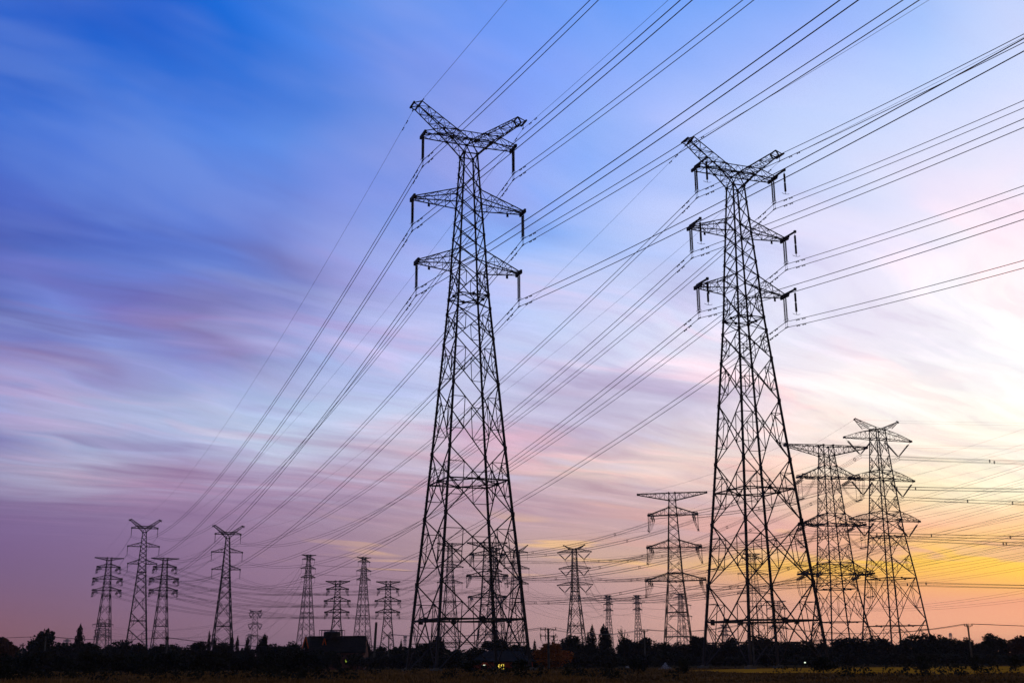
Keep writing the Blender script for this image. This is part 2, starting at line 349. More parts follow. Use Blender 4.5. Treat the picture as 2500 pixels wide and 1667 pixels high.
# ------------------------------------------------------------------ ground
g = MB()
g.quad((-4000, -1500, 0), (4000, -1500, 0), (4000, 7000, 0), (-4000, 7000, 0))
tag(g.build('ground', M['soil']), kind='structure')
f = MB()
f.quad((19, 104, 0.02), (25, 78, 0.02), (60, 74, 0.02), (120, 120, 0.02), (120, 166, 0.02), (34, 162, 0.02), (17, 134, 0.02))
tag(f.build('field', M['field']), kind='structure')

# ------------------------------------------------------------------ pylons
S = 1.2
CORN = ((-1, -1), (1, -1), (1, 1), (-1, 1))        # (along arms, along line)
def corner(i, w, z): return Vector((CORN[i][0] * w, CORN[i][1] * w, z))

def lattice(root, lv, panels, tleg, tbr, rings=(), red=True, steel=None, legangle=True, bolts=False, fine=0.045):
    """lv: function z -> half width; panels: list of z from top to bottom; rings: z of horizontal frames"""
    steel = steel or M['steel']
    ztop, zbot = panels[0], panels[-1]
    for i in range(4):
        b = MB()
        zs = panels
        for j in range(len(zs) - 1):
            k = (ztop - (zs[j] + zs[j+1]) / 2) / (ztop - zbot)
            w = tleg[0] + (tleg[1] - tleg[0]) * k
            a, c = corner(i, lv(zs[j]), zs[j]), corner(i, lv(zs[j+1]), zs[j+1])
            b.bar(a, c, w)
            if legangle: b.bar(L3(c, a, 0.0) - Vector((0, 0, w)), L3(c, a, 0.0) + Vector((0, 0, w)), w * 1.45)
        if bolts and i == 3:
            z = zbot + 1.5; 
            while z < ztop:
                p = corner(i, lv(z), z); b.bar(p, p + Vector((-0.26, 0.16, 0)), 0.035); z += 0.75
        o = b.build('leg', steel, root)
    b = MB(); r = b
    for j in range(len(panels) - 1):
        z1, z2 = panels[j], panels[j+1]
        k = (ztop - (z1 + z2) / 2) / (ztop - zbot); w = tbr[0] + (tbr[1] - tbr[0]) * k
        big = (z1 - z2) > 2.6 * S and red
        for i in range(4):
            A, B = corner(i, lv(z1), z1), corner((i+1) % 4, lv(z1), z1)
            C, D = corner(i, lv(z2), z2), corner((i+1) % 4, lv(z2), z2)
            b.bar(A, D, w); b.bar(B, C, w)
            wa, wc = (A - B).length, (C - D).length
            t = wa / (wa + wc); X = L3(A, D, t)
            if big:
                fw = fine + 0.35 * (w - fine) * 0.5
                zx = X.z; la, lb = corner(i, lv(zx), zx), corner((i+1) % 4, lv(zx), zx)
                for (N1, leg) in ((A, la), (B, lb), (C, la), (D, lb)):
                    q = L3(N1, X, 0.5)
                    lz = corner(i if leg is la else (i+1) % 4, lv(q.z), q.z)
                    r.bar(q, lz, fw); r.bar(q, leg, fw)
                qa, qb, qc, qd = L3(A, X, .5), L3(B, X, .5), L3(C, X, .5), L3(D, X, .5)
                r.bar(qa, qc, fw); r.bar(qb, qd, fw)
    b.build('bracing', steel, root)
    for z, w in rings:
        h = MB(); P = [corner(i, lv(z), z) for i in range(4)]; Q = [(P[i] + P[(i+1) % 4]) / 2 for i in range(4)]
        for i in range(4):
            h.bar(P[i], P[(i+1) % 4], w); h.bar(Q[i], Q[(i+1) % 4], w * .8)
            h.bar(Q[i] + Vector((0, 0, -w * 1.5)), Q[i] + Vector((0, 0, w * 1.5)), w * 2.4)
            h.bar(L3(Q[i], Q[(i+1) % 4], .5), P[(i+1) % 4], w * .6)
        h.build('horizontal_frame', steel, root)
def gusset(mb, p, s): mb.bar(Vector(p) - Vector((0, 0, s * .5)), Vector(p) + Vector((0, 0, s * .5)), s, s)

def arm(root, sg, L, zl, zu, wl, wu, zt, bt, tm, tf, n=4, arch=0.0, boxend=0.0, flat=False, name='crossarm', zt2=None, yk=None):
    """one side of a crossarm. zl/zu lower and upper chord height at the mast, zt tip height"""
    b = MB(); zt2 = zt + 0.25 * tm / 0.12 if zt2 is None else zt2
    lo, up = {}, {}
    for s_ in (-1, 1):
        for k in range(n + 1):
            t = k / n
            lo[s_, k] = Vector((sg * (wl + (L - wl) * t), s_ * (wl + (bt - wl) * t), zl + (zt - zl) * t))
            up[s_, k] = Vector((sg * (wu + (L - wu) * t), s_ * (wu + (bt - wu) * t), zu + (zt2 - zu) * t + arch * math.sin(PI * t)))
    for s_ in (-1, 1):
        for k in range(n):
            b.bar(lo[s_, k], lo[s_, k+1], tm); b.bar(up[s_, k], up[s_, k+1], tm)
            if k: b.bar(lo[s_, k], up[s_, k], tf)
            if k < n - 1 or flat:
                if k % 2 == 0: b.bar(lo[s_, k], up[s_, k+1], tf)
                else: b.bar(up[s_, k], lo[s_, k+1], tf)
            else: b.bar(lo[s_, k], up[s_, k+1], tf)
    for k in range(n):
        b.bar(lo[-1 if k % 2 else 1, k], lo[1 if k % 2 else -1, k+1], tf); b.bar(up[1 if k % 2 else -1, k], up[-1 if k % 2 else 1, k+1], tf)
        if k: b.bar(lo[-1, k], lo[1, k], tf); b.bar(up[-1, k], up[1, k], tf)
    for q in (-1, 1): gusset(b, lo[q, 0], tm * 2.6); gusset(b, up[q, 0], tm * 2.6)
    tip = Vector((sg * L, 0, (zt + zt2) / 2))
    yk = yk or bt * 1.9
    b.bar(tip + Vector((0, -yk, 0)), tip + Vector((0, yk, 0)), tm * 2.2, abs(zt2 - zt) + tm * 1.6)
    if boxend:
        x0, x1 = sg * (L - boxend), sg * L; h = boxend * .42
        for s_ in (-1, 1):
            y = s_ * bt * 1.8; 
            b.bar((x0, y, zt), (x1, y, zt), tm); b.bar((x0, y, zt + h), (x1, y, zt + h), tm * .8)
            for t in (0, .5, 1): b.bar((x0 + (x1 - x0) * t, y, zt), (x0 + (x1 - x0) * t, y, zt + h), tf)
            b.bar((x0, y, zt), (x0 + (x1 - x0) * .5, y, zt + h), tf); b.bar((x0 + (x1 - x0) * .5, y, zt), (x1, y, zt + h), tf)
        for x in (x0, x1): b.bar((x, -bt * 1.8, zt), (x, bt * 1.8, zt), tm); b.bar((x, -bt * 1.8, zt + h), (x, bt * 1.8, zt + h), tf)
    o = b.build(name, M['steel'], root)
    return o, tip

def insulator(root, top, bot, rad=0.13, n=26, seg=8, core=0.035, name='insulator_string', ring=0.0):
    top = Vector(top); bot = Vector(bot); b = MB()
    pts, rs = [], []
    for k in range(n):
        t = 0.04 + 0.88 * k / n; dt = 0.88 / n
        for tt, rr in ((0, core), (.25, rad), (.5, rad * .85), (.6, core)):
            pts.append(top.lerp(bot, t + dt * tt)); rs.append(rr)
    b.tube([top] + pts + [bot], [core * .6] + rs + [core * .6], seg)
    o = b.build(name, M['insul'], root)
    if ring:
        r = MB(); c = top.lerp(bot, .93); m = 14
        d = (bot - top).normalized(); s = d.cross(Vector((0, 1, 0.01))).normalized(); t_ = d.cross(s)
        P = [c + s * (ring * math.cos(2 * PI * k / m)) + t_ * (ring * math.sin(2 * PI * k / m)) for k in range(m + 1)]
        r.tube(P, 0.022, 4); r.build('grading_ring', M['dark'], o)
    return o

def interp(tab):
    def fn(z):
        for (z1, w1), (z2, w2) in zip(tab, tab[1:]):
            if z >= z2 or (z2, w2) == tab[-1]:
                return w1 + (w2 - w1) * (z1 - z) / (z1 - z2) if z1 != z2 else w1
        return tab[-1][1]
    return fn

ATT = {}         # tower key -> {(arm, side): world clamp point}
NAMES = {}
def reg(key, root, k, sg, p): 
    m = Matrix.Translation(root.location) @ Matrix.Rotation(root.rotation_euler.z, 4, 'Z')
    ATT.setdefault(key, {})[(k, sg)] = m @ Vector(p)

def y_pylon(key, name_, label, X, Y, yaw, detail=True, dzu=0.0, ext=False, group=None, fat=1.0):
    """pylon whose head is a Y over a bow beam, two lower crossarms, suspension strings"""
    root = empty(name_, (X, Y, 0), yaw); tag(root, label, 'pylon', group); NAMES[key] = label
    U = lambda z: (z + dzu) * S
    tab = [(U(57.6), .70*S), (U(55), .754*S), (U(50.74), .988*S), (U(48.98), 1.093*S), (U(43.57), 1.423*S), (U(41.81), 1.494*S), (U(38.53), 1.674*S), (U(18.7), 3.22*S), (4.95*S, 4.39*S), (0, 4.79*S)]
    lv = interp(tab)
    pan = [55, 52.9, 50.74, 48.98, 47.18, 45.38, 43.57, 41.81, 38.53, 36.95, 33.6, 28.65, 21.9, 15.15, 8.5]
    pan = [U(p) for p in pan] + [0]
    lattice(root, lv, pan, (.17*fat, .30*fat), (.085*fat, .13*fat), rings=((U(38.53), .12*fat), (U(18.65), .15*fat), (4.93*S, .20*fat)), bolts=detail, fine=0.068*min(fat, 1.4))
    if detail:
        # star plan bracing at the knee between the legs and the foot bracing
        k = MB(); z = 4.93 * S; Q = [Vector(((CORN[i][0] + CORN[(i+1) % 4][0]) / 2 * lv(z), (CORN[i][1] + CORN[(i+1) % 4][1]) / 2 * lv(z), z)) for i in range(4)]
        for i in range(4):
            for e in (i, (i + 1) % 4):
                foot = corner(e, lv(0), 0); 
                q1 = L3(Q[i], foot, .45); l1 = corner(e, lv(q1.z), q1.z); k.bar(q1, l1, .07); k.bar(q1, corner(e, lv(z), z), .07)
                q2 = L3(Q[i], foot, .72); l2 = corner(e, lv(q2.z), q2.z); k.bar(q2, l2, .06); k.bar(q2, l1, .06)
            k.bar(L3(Q[i], corner(i, lv(0), 0), .45), L3(Q[(i+1) % 4], corner((i+1) % 4, lv(0), 0), .45), .08)
            k.bar(L3(Q[i], corner(i, lv(0), 0), .45), L3(Q[(i-1) % 4], corner(i, lv(0), 0), .45), .07)
        k.build('foot_bracing', M['steel'], root)
        for i in range(4):
            fo = MB(); c = corner(i, lv(0), 0); fo.box((c.x, c.y, 0.12), (1.1, 1.1, 0.5)); fo.bar((c.x, c.y, .3), (c.x, c.y, .5), .5); fo.build('footing', M['concrete'], root)
    tm, tf = .115 * fat, .055 * fat
    # head: bow beam + two peaks
    zb, zt = U(56.58), U(57.52); hb = .78 * S
    b = MB(); ys = (-hb, hb)
    stn = [-5.3, -4.4, -3.25, -2.32, -1.5, -.75, 0, .75, 1.5, 2.32, 3.25, 4.4, 5.3]
    def ztop(a):
        a = abs(a); return zt if a < 3.2 else zt + (U(56.85) - zt) * (a - 3.2) / (5.3 - 3.2)
    for y in ys:
        yy = lambda a: y * (1.0 if abs(a) < 3 else 1 - .18 * (abs(a) - 3) / 2.3)
        for i in range(len(stn) - 1):
            a, c = stn[i], stn[i+1]
            b.bar((a*S, yy(a), zb), (c*S, yy(c), zb), tm); b.bar((a*S, yy(a), ztop(a)), (c*S, yy(c), ztop(c)), tm * .85)
            if i % 2: b.bar((a*S, yy(a), zb), (c*S, yy(c), ztop(c)), tf)
            else: b.bar((a*S, yy(a), ztop(a)), (c*S, yy(c), zb), tf)
            if y > 0:
                b.bar((a*S, -yy(a), zb), (c*S, yy(c), zb), tf) if i % 2 else b.bar((a*S, yy(a), zb), (c*S, -yy(c), zb), tf)
                b.bar((a*S, -yy(a), ztop(a)), (c*S, yy(c), ztop(c)), tf)
                b.bar((a*S, -yy(a), zb), (a*S, yy(a), zb), tf)
        for a in (-2.32, 0, 2.32): gusset(b, (a*S, y, zb), tm * 2.6)
        for a in (-3.1, -1.5, 1.5, 3.1): gusset(b, (a*S, y, ztop(a)), tm * 2.0)
    for sg in (-1, 1):
        b.bar((sg*5.3*S, -.95*S, zb + .12), (sg*5.3*S, .95*S, zb + .12), .26*fat, .42*fat)
    b.build('crossarm', M['steel'], root)
    # throat: from the mast top up to the beam
    b = MB(); w0 = lv(U(55))
    for y in (-1, 1):
        for sg in (-1, 1):
            A = Vector((sg * w0, y * w0, U(55))); b.bar(A, (sg*2.32*S, y*hb, zb), tm * 1.15); b.bar(A, (0, y*hb, zb), tm)
            gusset(b, A, tm * 2.8)
            m = L3(A, (sg*2.32*S, y*hb, zb), .5); b.bar(m, (sg*.75*S, y*hb, zb), tf); b.bar(m, L3(A, (0, y*hb, zb), .5), tf)
        b.bar((-w0, y*w0, U(55)), (w0, y*w0, U(55)), tm)
    for sg in (-1, 1):
        b.bar((sg*w0, -w0, U(55)), (sg*w0, w0, U(55)), tm); m1 = L3((sg*w0, -w0, U(55)), (sg*2.32*S, -hb, zb), .5); m2 = L3((sg*w0, w0, U(55)), (sg*2.32*S, hb, zb), .5)
        b.bar(m1, m2, tf); b.bar(m1, (sg*w0, w0, U(55)), tf); b.bar(m2, (sg*2.32*S, -hb, zb), tf)
    b.build('throat', M['steel'], root)
    for sg in (-1, 1):
        b = MB(); n = 7; ev = []
        for k in range(n + 1):
            t = k / n; hh = hb * (1 - .22 * t)
            o_ = Vector((sg * (2.32 + (6.05 - 2.32) * t) * S, 0, zb + (U(59.75) - zb) * t)); i_ = Vector((sg * (0 + 5.65 * t) * S, 0, zb + (U(60.38) - zb) * t))
            ev.append([o_ + Vector((0, -hh, 0)), o_ + Vector((0, hh, 0)), i_ + Vector((0, hh, 0)), i_ + Vector((0, -hh, 0))])
        for k in range(n):
            for q in range(4):
                b.bar(ev[k][q], ev[k+1][q], tm * .9)
                b.bar(ev[k][q], ev[k+1][(q+1) % 4], tf) if (k + q) % 2 else b.bar(ev[k][(q+1) % 4], ev[k+1][q], tf)
                if k: b.bar(ev[k][q], ev[k][(q+1) % 4], tf)
        for q in range(4): b.bar(ev[n][q], ev[n][(q+1) % 4], tm * 1.4)
        nose = Vector((sg * 6.6 * S, 0, U(60.0)))
        for q in range(4): b.bar(ev[n][q], nose + Vector((0, (-.6 if q in (0, 3) else .6) * S, 0)), tm * .9)
        b.bar(nose + Vector((0, -.9*S, 0)), nose + Vector((0, .75*S, 0)), tm * 1.7)
        b.build('peak_arm', M['steel'], root)
        # earth-wire clamp hanging under the nose
        e = MB(); e.bar(nose, nose + Vector((-sg*.1, 0, -.75)), .06*fat); e.bar(nose + Vector((-sg*.1, -.2, -.8)), nose + Vector((-sg*.1, .2, -.8)), .12*fat)
        e.build('earth_wire_clamp', M['dark'], root)
        reg(key, root, 'e', sg, nose + Vector((-sg*.1, 0, -.85)))
    # lower crossarms
    AR = [(5.3, 56.57)] + [(6.37, 48.98), (5.83, 41.81)]
    for k, (L, z) in enumerate(AR):
        for sg in (-1, 1):
            if k:
                zl, zu = U(z), U(z + 1.76)
                arm(root, sg, L * S, zl, zu, lv(zl), lv(zu), zl - .02, .26 * S, tm, tf, 4, yk=.8 * S, zt2=zl + .30)
                if detail:
                    p = MB(); px = sg * (4.55 if k == 1 else 4.45) * S; p.box((px, 0.0, zl - .55), (.30, .06, .42)); p.bar((px, 0, zl - .36), (px, 0, zl), .05)
                    p.bar((px, -.4, zl), (px, .4, zl), .06)
                    p.build('sign_plate', M['dark'], root)
            ztip = U(z) - .1
            for dl in ((-.2, .2) if detail else (0,)):
                insulator(root, (sg*L*S, dl*S, ztip), (sg*L*S, dl*S, ztip - 2.9*S), .14 * fat if detail else .13 * fat, 24 if detail else 10, 8 if detail else 5, core=.045 * fat, ring=.24 if detail else 0)
            y_ = MB(); zc = ztip - 2.9 * S
            y_.bar((sg*L*S, -.3*S, zc), (sg*L*S, .3*S, zc), .09 * fat)
            for q in (-.17, .17): y_.bar((sg*L*S, q*S, zc), (sg*L*S, q*S, zc - .7*S), .035 * fat)
            for q in (0, -.7): y_.bar((sg*L*S, -.32*S, zc + q*S), (sg*L*S, .32*S, zc + q*S - .0), .12 * fat)
            y_.build('suspension_clamp', M['dark'], root)
            reg(key, root, k, sg, (sg*L*S, 0, zc))
            if ext:
                # outrigger with a hanging surge arrester, reaching out towards the viewer's side
                le = -(2.57, 2.25, 2.2)[k] * S; zt_ = U(z) + .42
                q = MB(); q.bar((sg*L*S, .3, zt_), (sg*L*S, le, zt_), .20, .22); q.bar((sg*L*S, le * .45, zt_ - .1), (sg*L*S, le * .45, zt_ - .35), .1)
                q.bar((sg*L*S, le, zt_ - .15), (sg*L*S, le, zt_ + .2), .3)
                q.build('outrigger', M['steel'], root)
                a0 = Vector((sg*L*S, le * .97, zt_ - .25)); a = MB()
                a.tube([a0, a0 - Vector((0, 0, .3))], .04, 6); a.tube([a0 - Vector((0, 0, .3)), a0 - Vector((0, 0, 1.55))], .15, 8); a.tube([a0 - Vector((0, 0, 1.55)), a0 - Vector((0, 0, 1.7))], .05, 6)
                a.tube([a0 - Vector((0, 0, 1.7)), a0 - Vector((0, 0, 3.0))], .15, 8); a.tube([a0 - Vector((0, 0, 3.0)), a0 - Vector((0, 0, 3.4))], .035, 6)
                c = a0 - Vector((0, 0, 3.42)); P = [c + Vector((math.sin(v) * .75, 0, .42 * (1 - math.cos(v)) * .8)) for v in [x * .16 - .96 for x in range(13)]]
                a.tube(P, .03, 5); a.build('surge_arrester', M['insul'], root)
    if detail:
        z = 4.93 * S; lvz = lv(z)
        bx = MB(); bx.box((-.80 * lvz, lvz + .12, z), (.60, .10, .75)); bx.build('number_plate', M['dark'], root)
        bx = MB(); bx.box((.02 * lvz, -lvz - .15, z - .25), (.45, .10, .55)); bx.build('warning_plate', M['dark'], root)
    return root

YAW1 = 0.373
y_pylon('T1', 'lattice_pylon', 'tallest lattice pylon left of centre, Y-shaped head, hanging double insulator strings', -5.556, 144.37, YAW1, True)
y_pylon('T2', 'lattice_pylon', 'tall lattice pylon right of centre with outrigger bars and surge arresters on its arm tips', 32.19, 156.88, .365, True, .353, True)
y_pylon('Ya', 'lattice_pylon', 'distant Y-headed pylon, left one of the pair, standing between two flat-topped pylons', -187, 600, .33, False, 0.0, False, 'distant Y-headed pylons on the left', 1.9)
y_pylon('Yb', 'lattice_pylon', 'distant Y-headed pylon, right one of the pair, double strings at each arm tip', -145.8, 605, .35, False, -2.3, False, 'distant Y-headed pylons on the left', 1.9)

# ---- every other pylon, described by what was measured of it
def place(px, top, H, ybase=None):
    """distance Y at which a pylon of real height H reaches row `top` in column px"""
    lo, hi = 60.0, 4000.0
    for _ in range(50):
        mid = (lo + hi) / 2; X = at_dist(px, mid)
        if proj(X, mid, H)[1] < top: lo = mid
        else: hi = mid
    return at_dist(px, mid), mid

def pylon(key, label, px, top, H, yaw, body, arms, topbar=None, strings='susp', peaks=None, npan=9, group=None, fat=1.0, red=True, sl=None, rings=()):
    """body: [(row, half width px)...] down to the foot; arms: [(row lower chord, row upper chord, half length px)]"""
    X, Y = place(px, top, H)
    root = empty('lattice_pylon', (X, Y, 0), yaw); tag(root, label, 'pylon', group); NAMES[key] = label
    foot = proj(X, Y, 0)[1]
    Zof = lambda row: H * (foot - row) / (foot - top)
    def zrow(row):
        lo, hi = -5, 200.0
        for _ in range(40):
            m = (lo + hi) / 2
            if proj(X, Y, m)[1] > row: lo = m
            else: hi = m
        return m
    kpx = lambda z: FPX / (Y * math.cos(PITCH) + (z - CAMH) * math.sin(PITCH))
    tab = []
    for row, hw in body:
        z = 0 if row is None else zrow(row); tab.append((z, hw / kpx(z)))
    lv = interp(tab)
    arms_z = []
    for (rl, ru, hl) in arms:
        zl, zu = zrow(rl), zrow(ru); arms_z.append((zl, zu, hl / kpx(zl)))
    zs = sorted({round(t[0], 3) for t in tab} | {round(a[0], 3) for a in arms_z} | {round(a[1], 3) for a in arms_z}, reverse=True)
    pan = [zs[0]]
    for a, b in zip(zs, zs[1:]):
        w = lv((a + b) / 2) * 2; n = max(1, round((a - b) / (w * .95))); 
        # taller panels lower down
        for k in range(1, n + 1): pan.append(a + (b - a) * k / n)
    px_m = 1.0 / kpx(0)
    t1 = (1.75 if red else .95) * px_m * fat; tu = .62 * px_m
    lattice(root, lv, pan, (t1 * .9, t1 * 1.35), (t1 * .45, t1 * .6), rings=[(zrow(r_), t1 * .7) for r_ in rings], red=red, legangle=False, fine=t1 * .3)
    for z in [a for t in arms_z for a in t[:2]] + ([zrow(topbar[0]), zrow(topbar[1]) - .02] if topbar else []):
        hb_ = MB()
        for i in range(4): hb_.bar(corner(i, lv(z), z), corner((i+1) % 4, lv(z), z), t1 * .7)
        hb_.build('horizontal_frame', M['steel'], root)
    if topbar:
        rb, rt, hl = topbar; zl, zt = zrow(rb), zrow(rt); L = hl / kpx(zt)
        for sg in (-1, 1):
            arm(root, sg, L, zl, zt, lv(zl), lv(zt), zt - L * .03, lv(zt) * .5, t1 * .75, t1 * .38, 7, zt2=zt, yk=lv(zt) * .55)
            reg(key, root, 'e', sg, (sg * L, 0, zt))
    if peaks:
        for sg in (-1, 1):
            ax, ar = peaks; b = MB(); n = 5; z0 = zs[0]; zt = zrow(ar); L = ax / kpx(zt); w0 = lv(z0)
            for k in range(n):
                for y in (-1, 1):
                    a0 = Vector((sg * (w0 + (L - w0) * k / n), y * w0 * (1 - .7 * k / n), z0 + (zt - z0) * k / n)); a1 = Vector((sg * (w0 + (L - w0) * (k+1) / n), y * w0 * (1 - .7 * (k+1) / n), z0 + (zt - z0) * (k+1) / n))
                    lowx = w0 * 2.6; c0 = Vector((sg * (lowx + (L - lowx) * k / n), a0.y, z0 - (z0 - zs[1]) * .35 * (1 - k / n) + (zt - z0) * k / n * .96)); c1 = Vector((sg * (lowx + (L - lowx) * (k+1) / n), a1.y, z0 - (z0 - zs[1]) * .35 * (1 - (k+1) / n) + (zt - z0) * (k+1) / n * .96))
                    b.bar(a0, a1, t1 * .6); b.bar(c0, c1, t1 * .6); b.bar(a0, c1, t1 * .35); b.bar(c0, a1, t1 * .3)
            b.bar((sg * L * .96, 0, zt + .2), (sg * L * 1.06, 0, zt - .3), t1 * 1.3)
            b.build('peak_arm', M['steel'], root); reg(key, root, 'e', sg, (sg * L * 1.04, 0, zt - .3))
    for k, (zl, zu, L) in enumerate(arms_z):
        for sg in (-1, 1):
            wl = lv(zl); isr = strings
            if strings == 'vee':
                arm(root, sg, L, zl, zu, wl, lv(zu), zl - .2, .25, t1 * .62, t1 * .26, 6, arch=(zu - zl) * .10, zt2=zl + .1)
                D = sl / kpx(zl); vx = sg * (wl + L) / 2; v = Vector((vx, 0, zl - D))
                for (p, nm) in ((Vector((sg * L * .985, 0, zl - .2)), 1), (Vector((sg * wl * 1.05, 0, zl - .1)), 0)):
                    s0 = L3(p, v, .18)
                    for dl in (-.25, .25):
                        o_ = insulator(root, s0 + Vector((0, dl, 0)), L3(p, v, .96) + Vector((0, dl * .5, 0)), px_m * 1.5, 12, 5, core=px_m * .95)
                    l_ = MB(); l_.bar(p, s0 + Vector((0, -.25, 0)), tu * .5); l_.bar(p, s0 + Vector((0, .25, 0)), tu * .5); l_.build('hanger_link', M['dark'], root)
                y_ = MB(); q = .32 * max(1, px_m * 3)
                for aa in range(6):
                    an = aa * PI / 3; c = v + Vector((math.cos(an) * q * 1.3, 0, math.sin(an) * q * 1.3)); y_.bar(c - Vector((0, .3, 0)), c + Vector((0, .3, 0)), tu * .8)
                    c2 = v + Vector((math.cos(an + PI / 3) * q * 1.3, 0, math.sin(an + PI / 3) * q * 1.3)); y_.bar(c, c2, tu * .5)
                y_.build('suspension_clamp', M['dark'], root)
                reg(key, root, k, sg, v)
            elif strings == 'susp':
                arm(root, sg, L, zl, zu, wl, lv(zu), zl - .05, .25, t1 * .7, t1 * .36, 4, zt2=zl + .25)
                D = sl / kpx(zl)
                insulator(root, (sg * L, 0, zl), (sg * L, 0, zl - D), tu * .7, 10, 5, core=tu * .4)
                reg(key, root, k, sg, (sg * L, 0, zl - D))
            elif strings == 'strain':
                big = px_m < .2
                arm(root, sg, L, zl, zu, wl, lv(zu), zl - .02, wl * .45, t1 * .8, t1 * .36, 5, boxend=L * .20 if big else 0, zt2=zl + .2)
                xs = sg * (L * .84 if big else L); SLn = (5.2 if big else 4.5)
                for dl in (-1, 1):
                    y0 = -dl * wl * .5; p0 = Vector((xs, y0, zl - .15)); p1 = p0 + Vector((0, -dl * SLn, -SLn * .16))
                    offs = ((-.3, 0), (.3, 0), (-.3, -.5), (.3, -.5)) if big else ((0, 0),)
                    for (ox, oz) in offs:
                        insulator(root, p0 + Vector((ox, 0, oz)), p1 + Vector((ox, 0, oz)), .15 if big else tu * .34, 14, 5, core=.07 if big else tu * .2)
                    reg(key, root, (k, dl), sg, p1)
                # jumper loop under the arm, carried by a hanging string at the tip
                D = sl / kpx(zl); j = MB(); a = Vector((xs, wl * .5 + SLn, zl - .15 - SLn * .16)); c = Vector((xs, -wl * .5 - SLn, zl - .15 - SLn * .16))
                P = []
                for q in range(17):
                    t = q / 16; z = a.z - (zl - D - a.z) * -4 * t * (1 - t) * 1.0
                    z = a.z - 4 * t * (1 - t) * (a.z - (zl - D))
                    P.append(Vector((xs + sg * (L - abs(xs)) * min(1, 3 * min(t, 1 - t)), a.y + (c.y - a.y) * t, z)))
                for (ox, oz) in (((-.22, 0), (.22, 0), (-.22, -.45), (.22, -.45)) if big else ((0, 0),)):
                    j.tube([p + Vector((ox, 0, oz)) for p in P], .035 if big else tu * .25, 4)
                j.build('jumper_loop', M['wire'], root)
                for dl in ((-1.1, 1.1) if big else (0,)):
                    insulator(root, (sg * L, dl, zl - .1), (sg * L, dl, zl - D + .2), .09 if big else tu * .4, 10, 5, core=.045 if big else tu * .25, name='jumper_string')
                if big:
                    w_ = MB(); w_.tube([Vector((sg * L, -1.9, zl - D + .05)), Vector((sg * L, 1.9, zl - D + .05))], .17, 6); w_.build('jumper_weight', M['dark'], root)
    return root

G4 = 'flat-topped tension pylons with drooping jumper loops'
# far left pair, tension type
pylon('A1', 'flat-topped tension pylon farthest left, beside the left Y-headed pylon', 245, 1361, 46, .50,
      [(1361, 5), (1384, 5.6), (1413, 7.2), (1441, 8.6), (None, 22)], [(1384, 1376, 27), (1413, 1404, 34), (1441, 1432, 33)], (1367, 1361, 33), 'strain', group=G4, sl=14, rings=(1454, 1528), fat=.68)
pylon('A2', 'flat-topped tension pylon behind the left Y-headed pylon, touching its right leg', 385.5, 1362, 46, .45,
      [(1362, 5), (1384, 5.6), (1413, 7.2), (1441, 8.6), (None, 22)], [(1384, 1376, 27), (1413, 1404, 34), (1441, 1432, 33)], (1367, 1362, 32), 'strain', group=G4, sl=14, rings=(1454, 1528), fat=.75)
G5 = 'slender narrow-armed pylons'
for key, px, top, lab in (('B1', 744, 1354, 'slender narrow-armed pylon rising behind the left end of the dark gabled roof'), ('B2', 882.5, 1360, 'slender narrow-armed pylon rising behind the right end of the dark gabled roof')):
    d = top - 1354
    pylon(key, lab, px, top, 62, .55, [(top, 3.2), (1366 + d, 3.5), (1387 + d, 5), (1409 + d, 6.2), (1436 + d, 7.8), (None, 21)],
          [(1365.5 + d, 1359 + d, 15.3), (1387.5 + d, 1381 + d, 18.4), (1409.3 + d, 1403 + d, 17.5)], (1358 + d, top, 17.5), 'susp', group=G5, sl=11, rings=(1436 + d, 1495 + d), fat=.62, red=True)
pylon('C1', 'flat-topped tension pylon directly above the rooftop water tank', 818.5, 1418, 40, .12,
      [(1418, 5), (1438, 5.6), (1467, 7.2), (1494, 8.8), (1508, 9.2), (None, 21)], [(1438, 1430, 26), (1467, 1457, 31), (1494.5, 1486, 29)], (1426, 1418, 28), 'strain', group=G4, sl=14, rings=(1508,))
pylon('C2', 'flat-topped tension pylon right of the dark gabled roof, behind two utility poles', 944, 1419, 40, .12,
      [(1419, 5), (1438, 5.6), (1467, 7.2), (1494, 8.8), (1508, 9.2), (None, 21)], [(1438, 1430, 26), (1467, 1457, 31), (1494.5, 1486, 29)], (1426, 1419, 28), 'strain', group=G4, sl=14, rings=(1508,))
# behind the left foreground pylon
pylon('D1', 'pylon with plain hanging strings seen through the left half of the tallest pylon', 1097, 1326, 60, .30,
      [(1326, 4.5), (1344, 5), (1384, 6.5), (1422, 8.5), (None, 24)], [(1344, 1337, 29), (1384, 1376, 33), (1422, 1415, 31)], (1334, 1326, 32), 'susp', sl=19, rings=(1470,), fat=.75)
pylon('D2', 'broad flat-topped tension pylon with thick strings seen through the middle of the tallest pylon', 1190, 1324, 48, .10,
      [(1324, 7), (1354, 8.5), (1406, 11.5), (1458, 14.5), (1475, 15.5), (None, 30)], [(1354, 1345, 42), (1406, 1394, 50), (1458, 1448, 46)], (1336, 1324, 48), 'strain', group=G4, sl=26, rings=(1475,))
pylon('D3', 'thin distant pylon overlapped by the broad tension pylon inside the tallest pylon', 1208, 1337, 62, .55,
      [(1337, 4.5), (1372, 5.5), (1420, 8), (None, 22)], [(1372, 1365, 18), (1394, 1387, 20), (1420, 1413, 20)], (1345, 1337, 20), 'susp', sl=11, rings=(1470,), fat=.75)
y = pylon('D4', 'horned pylon with hanging strings behind the right leg of the tallest pylon', 1263, 1344, 58, .25,
      [(1344, 6), (1388, 8.5), (1425, 11), (None, 26)], [(1348, 1343, 28), (1387.5, 1380, 31.5), (1424.6, 1417, 29)], None, 'susp', peaks=(28, 1330), sl=18, rings=(1460,), fat=.75)
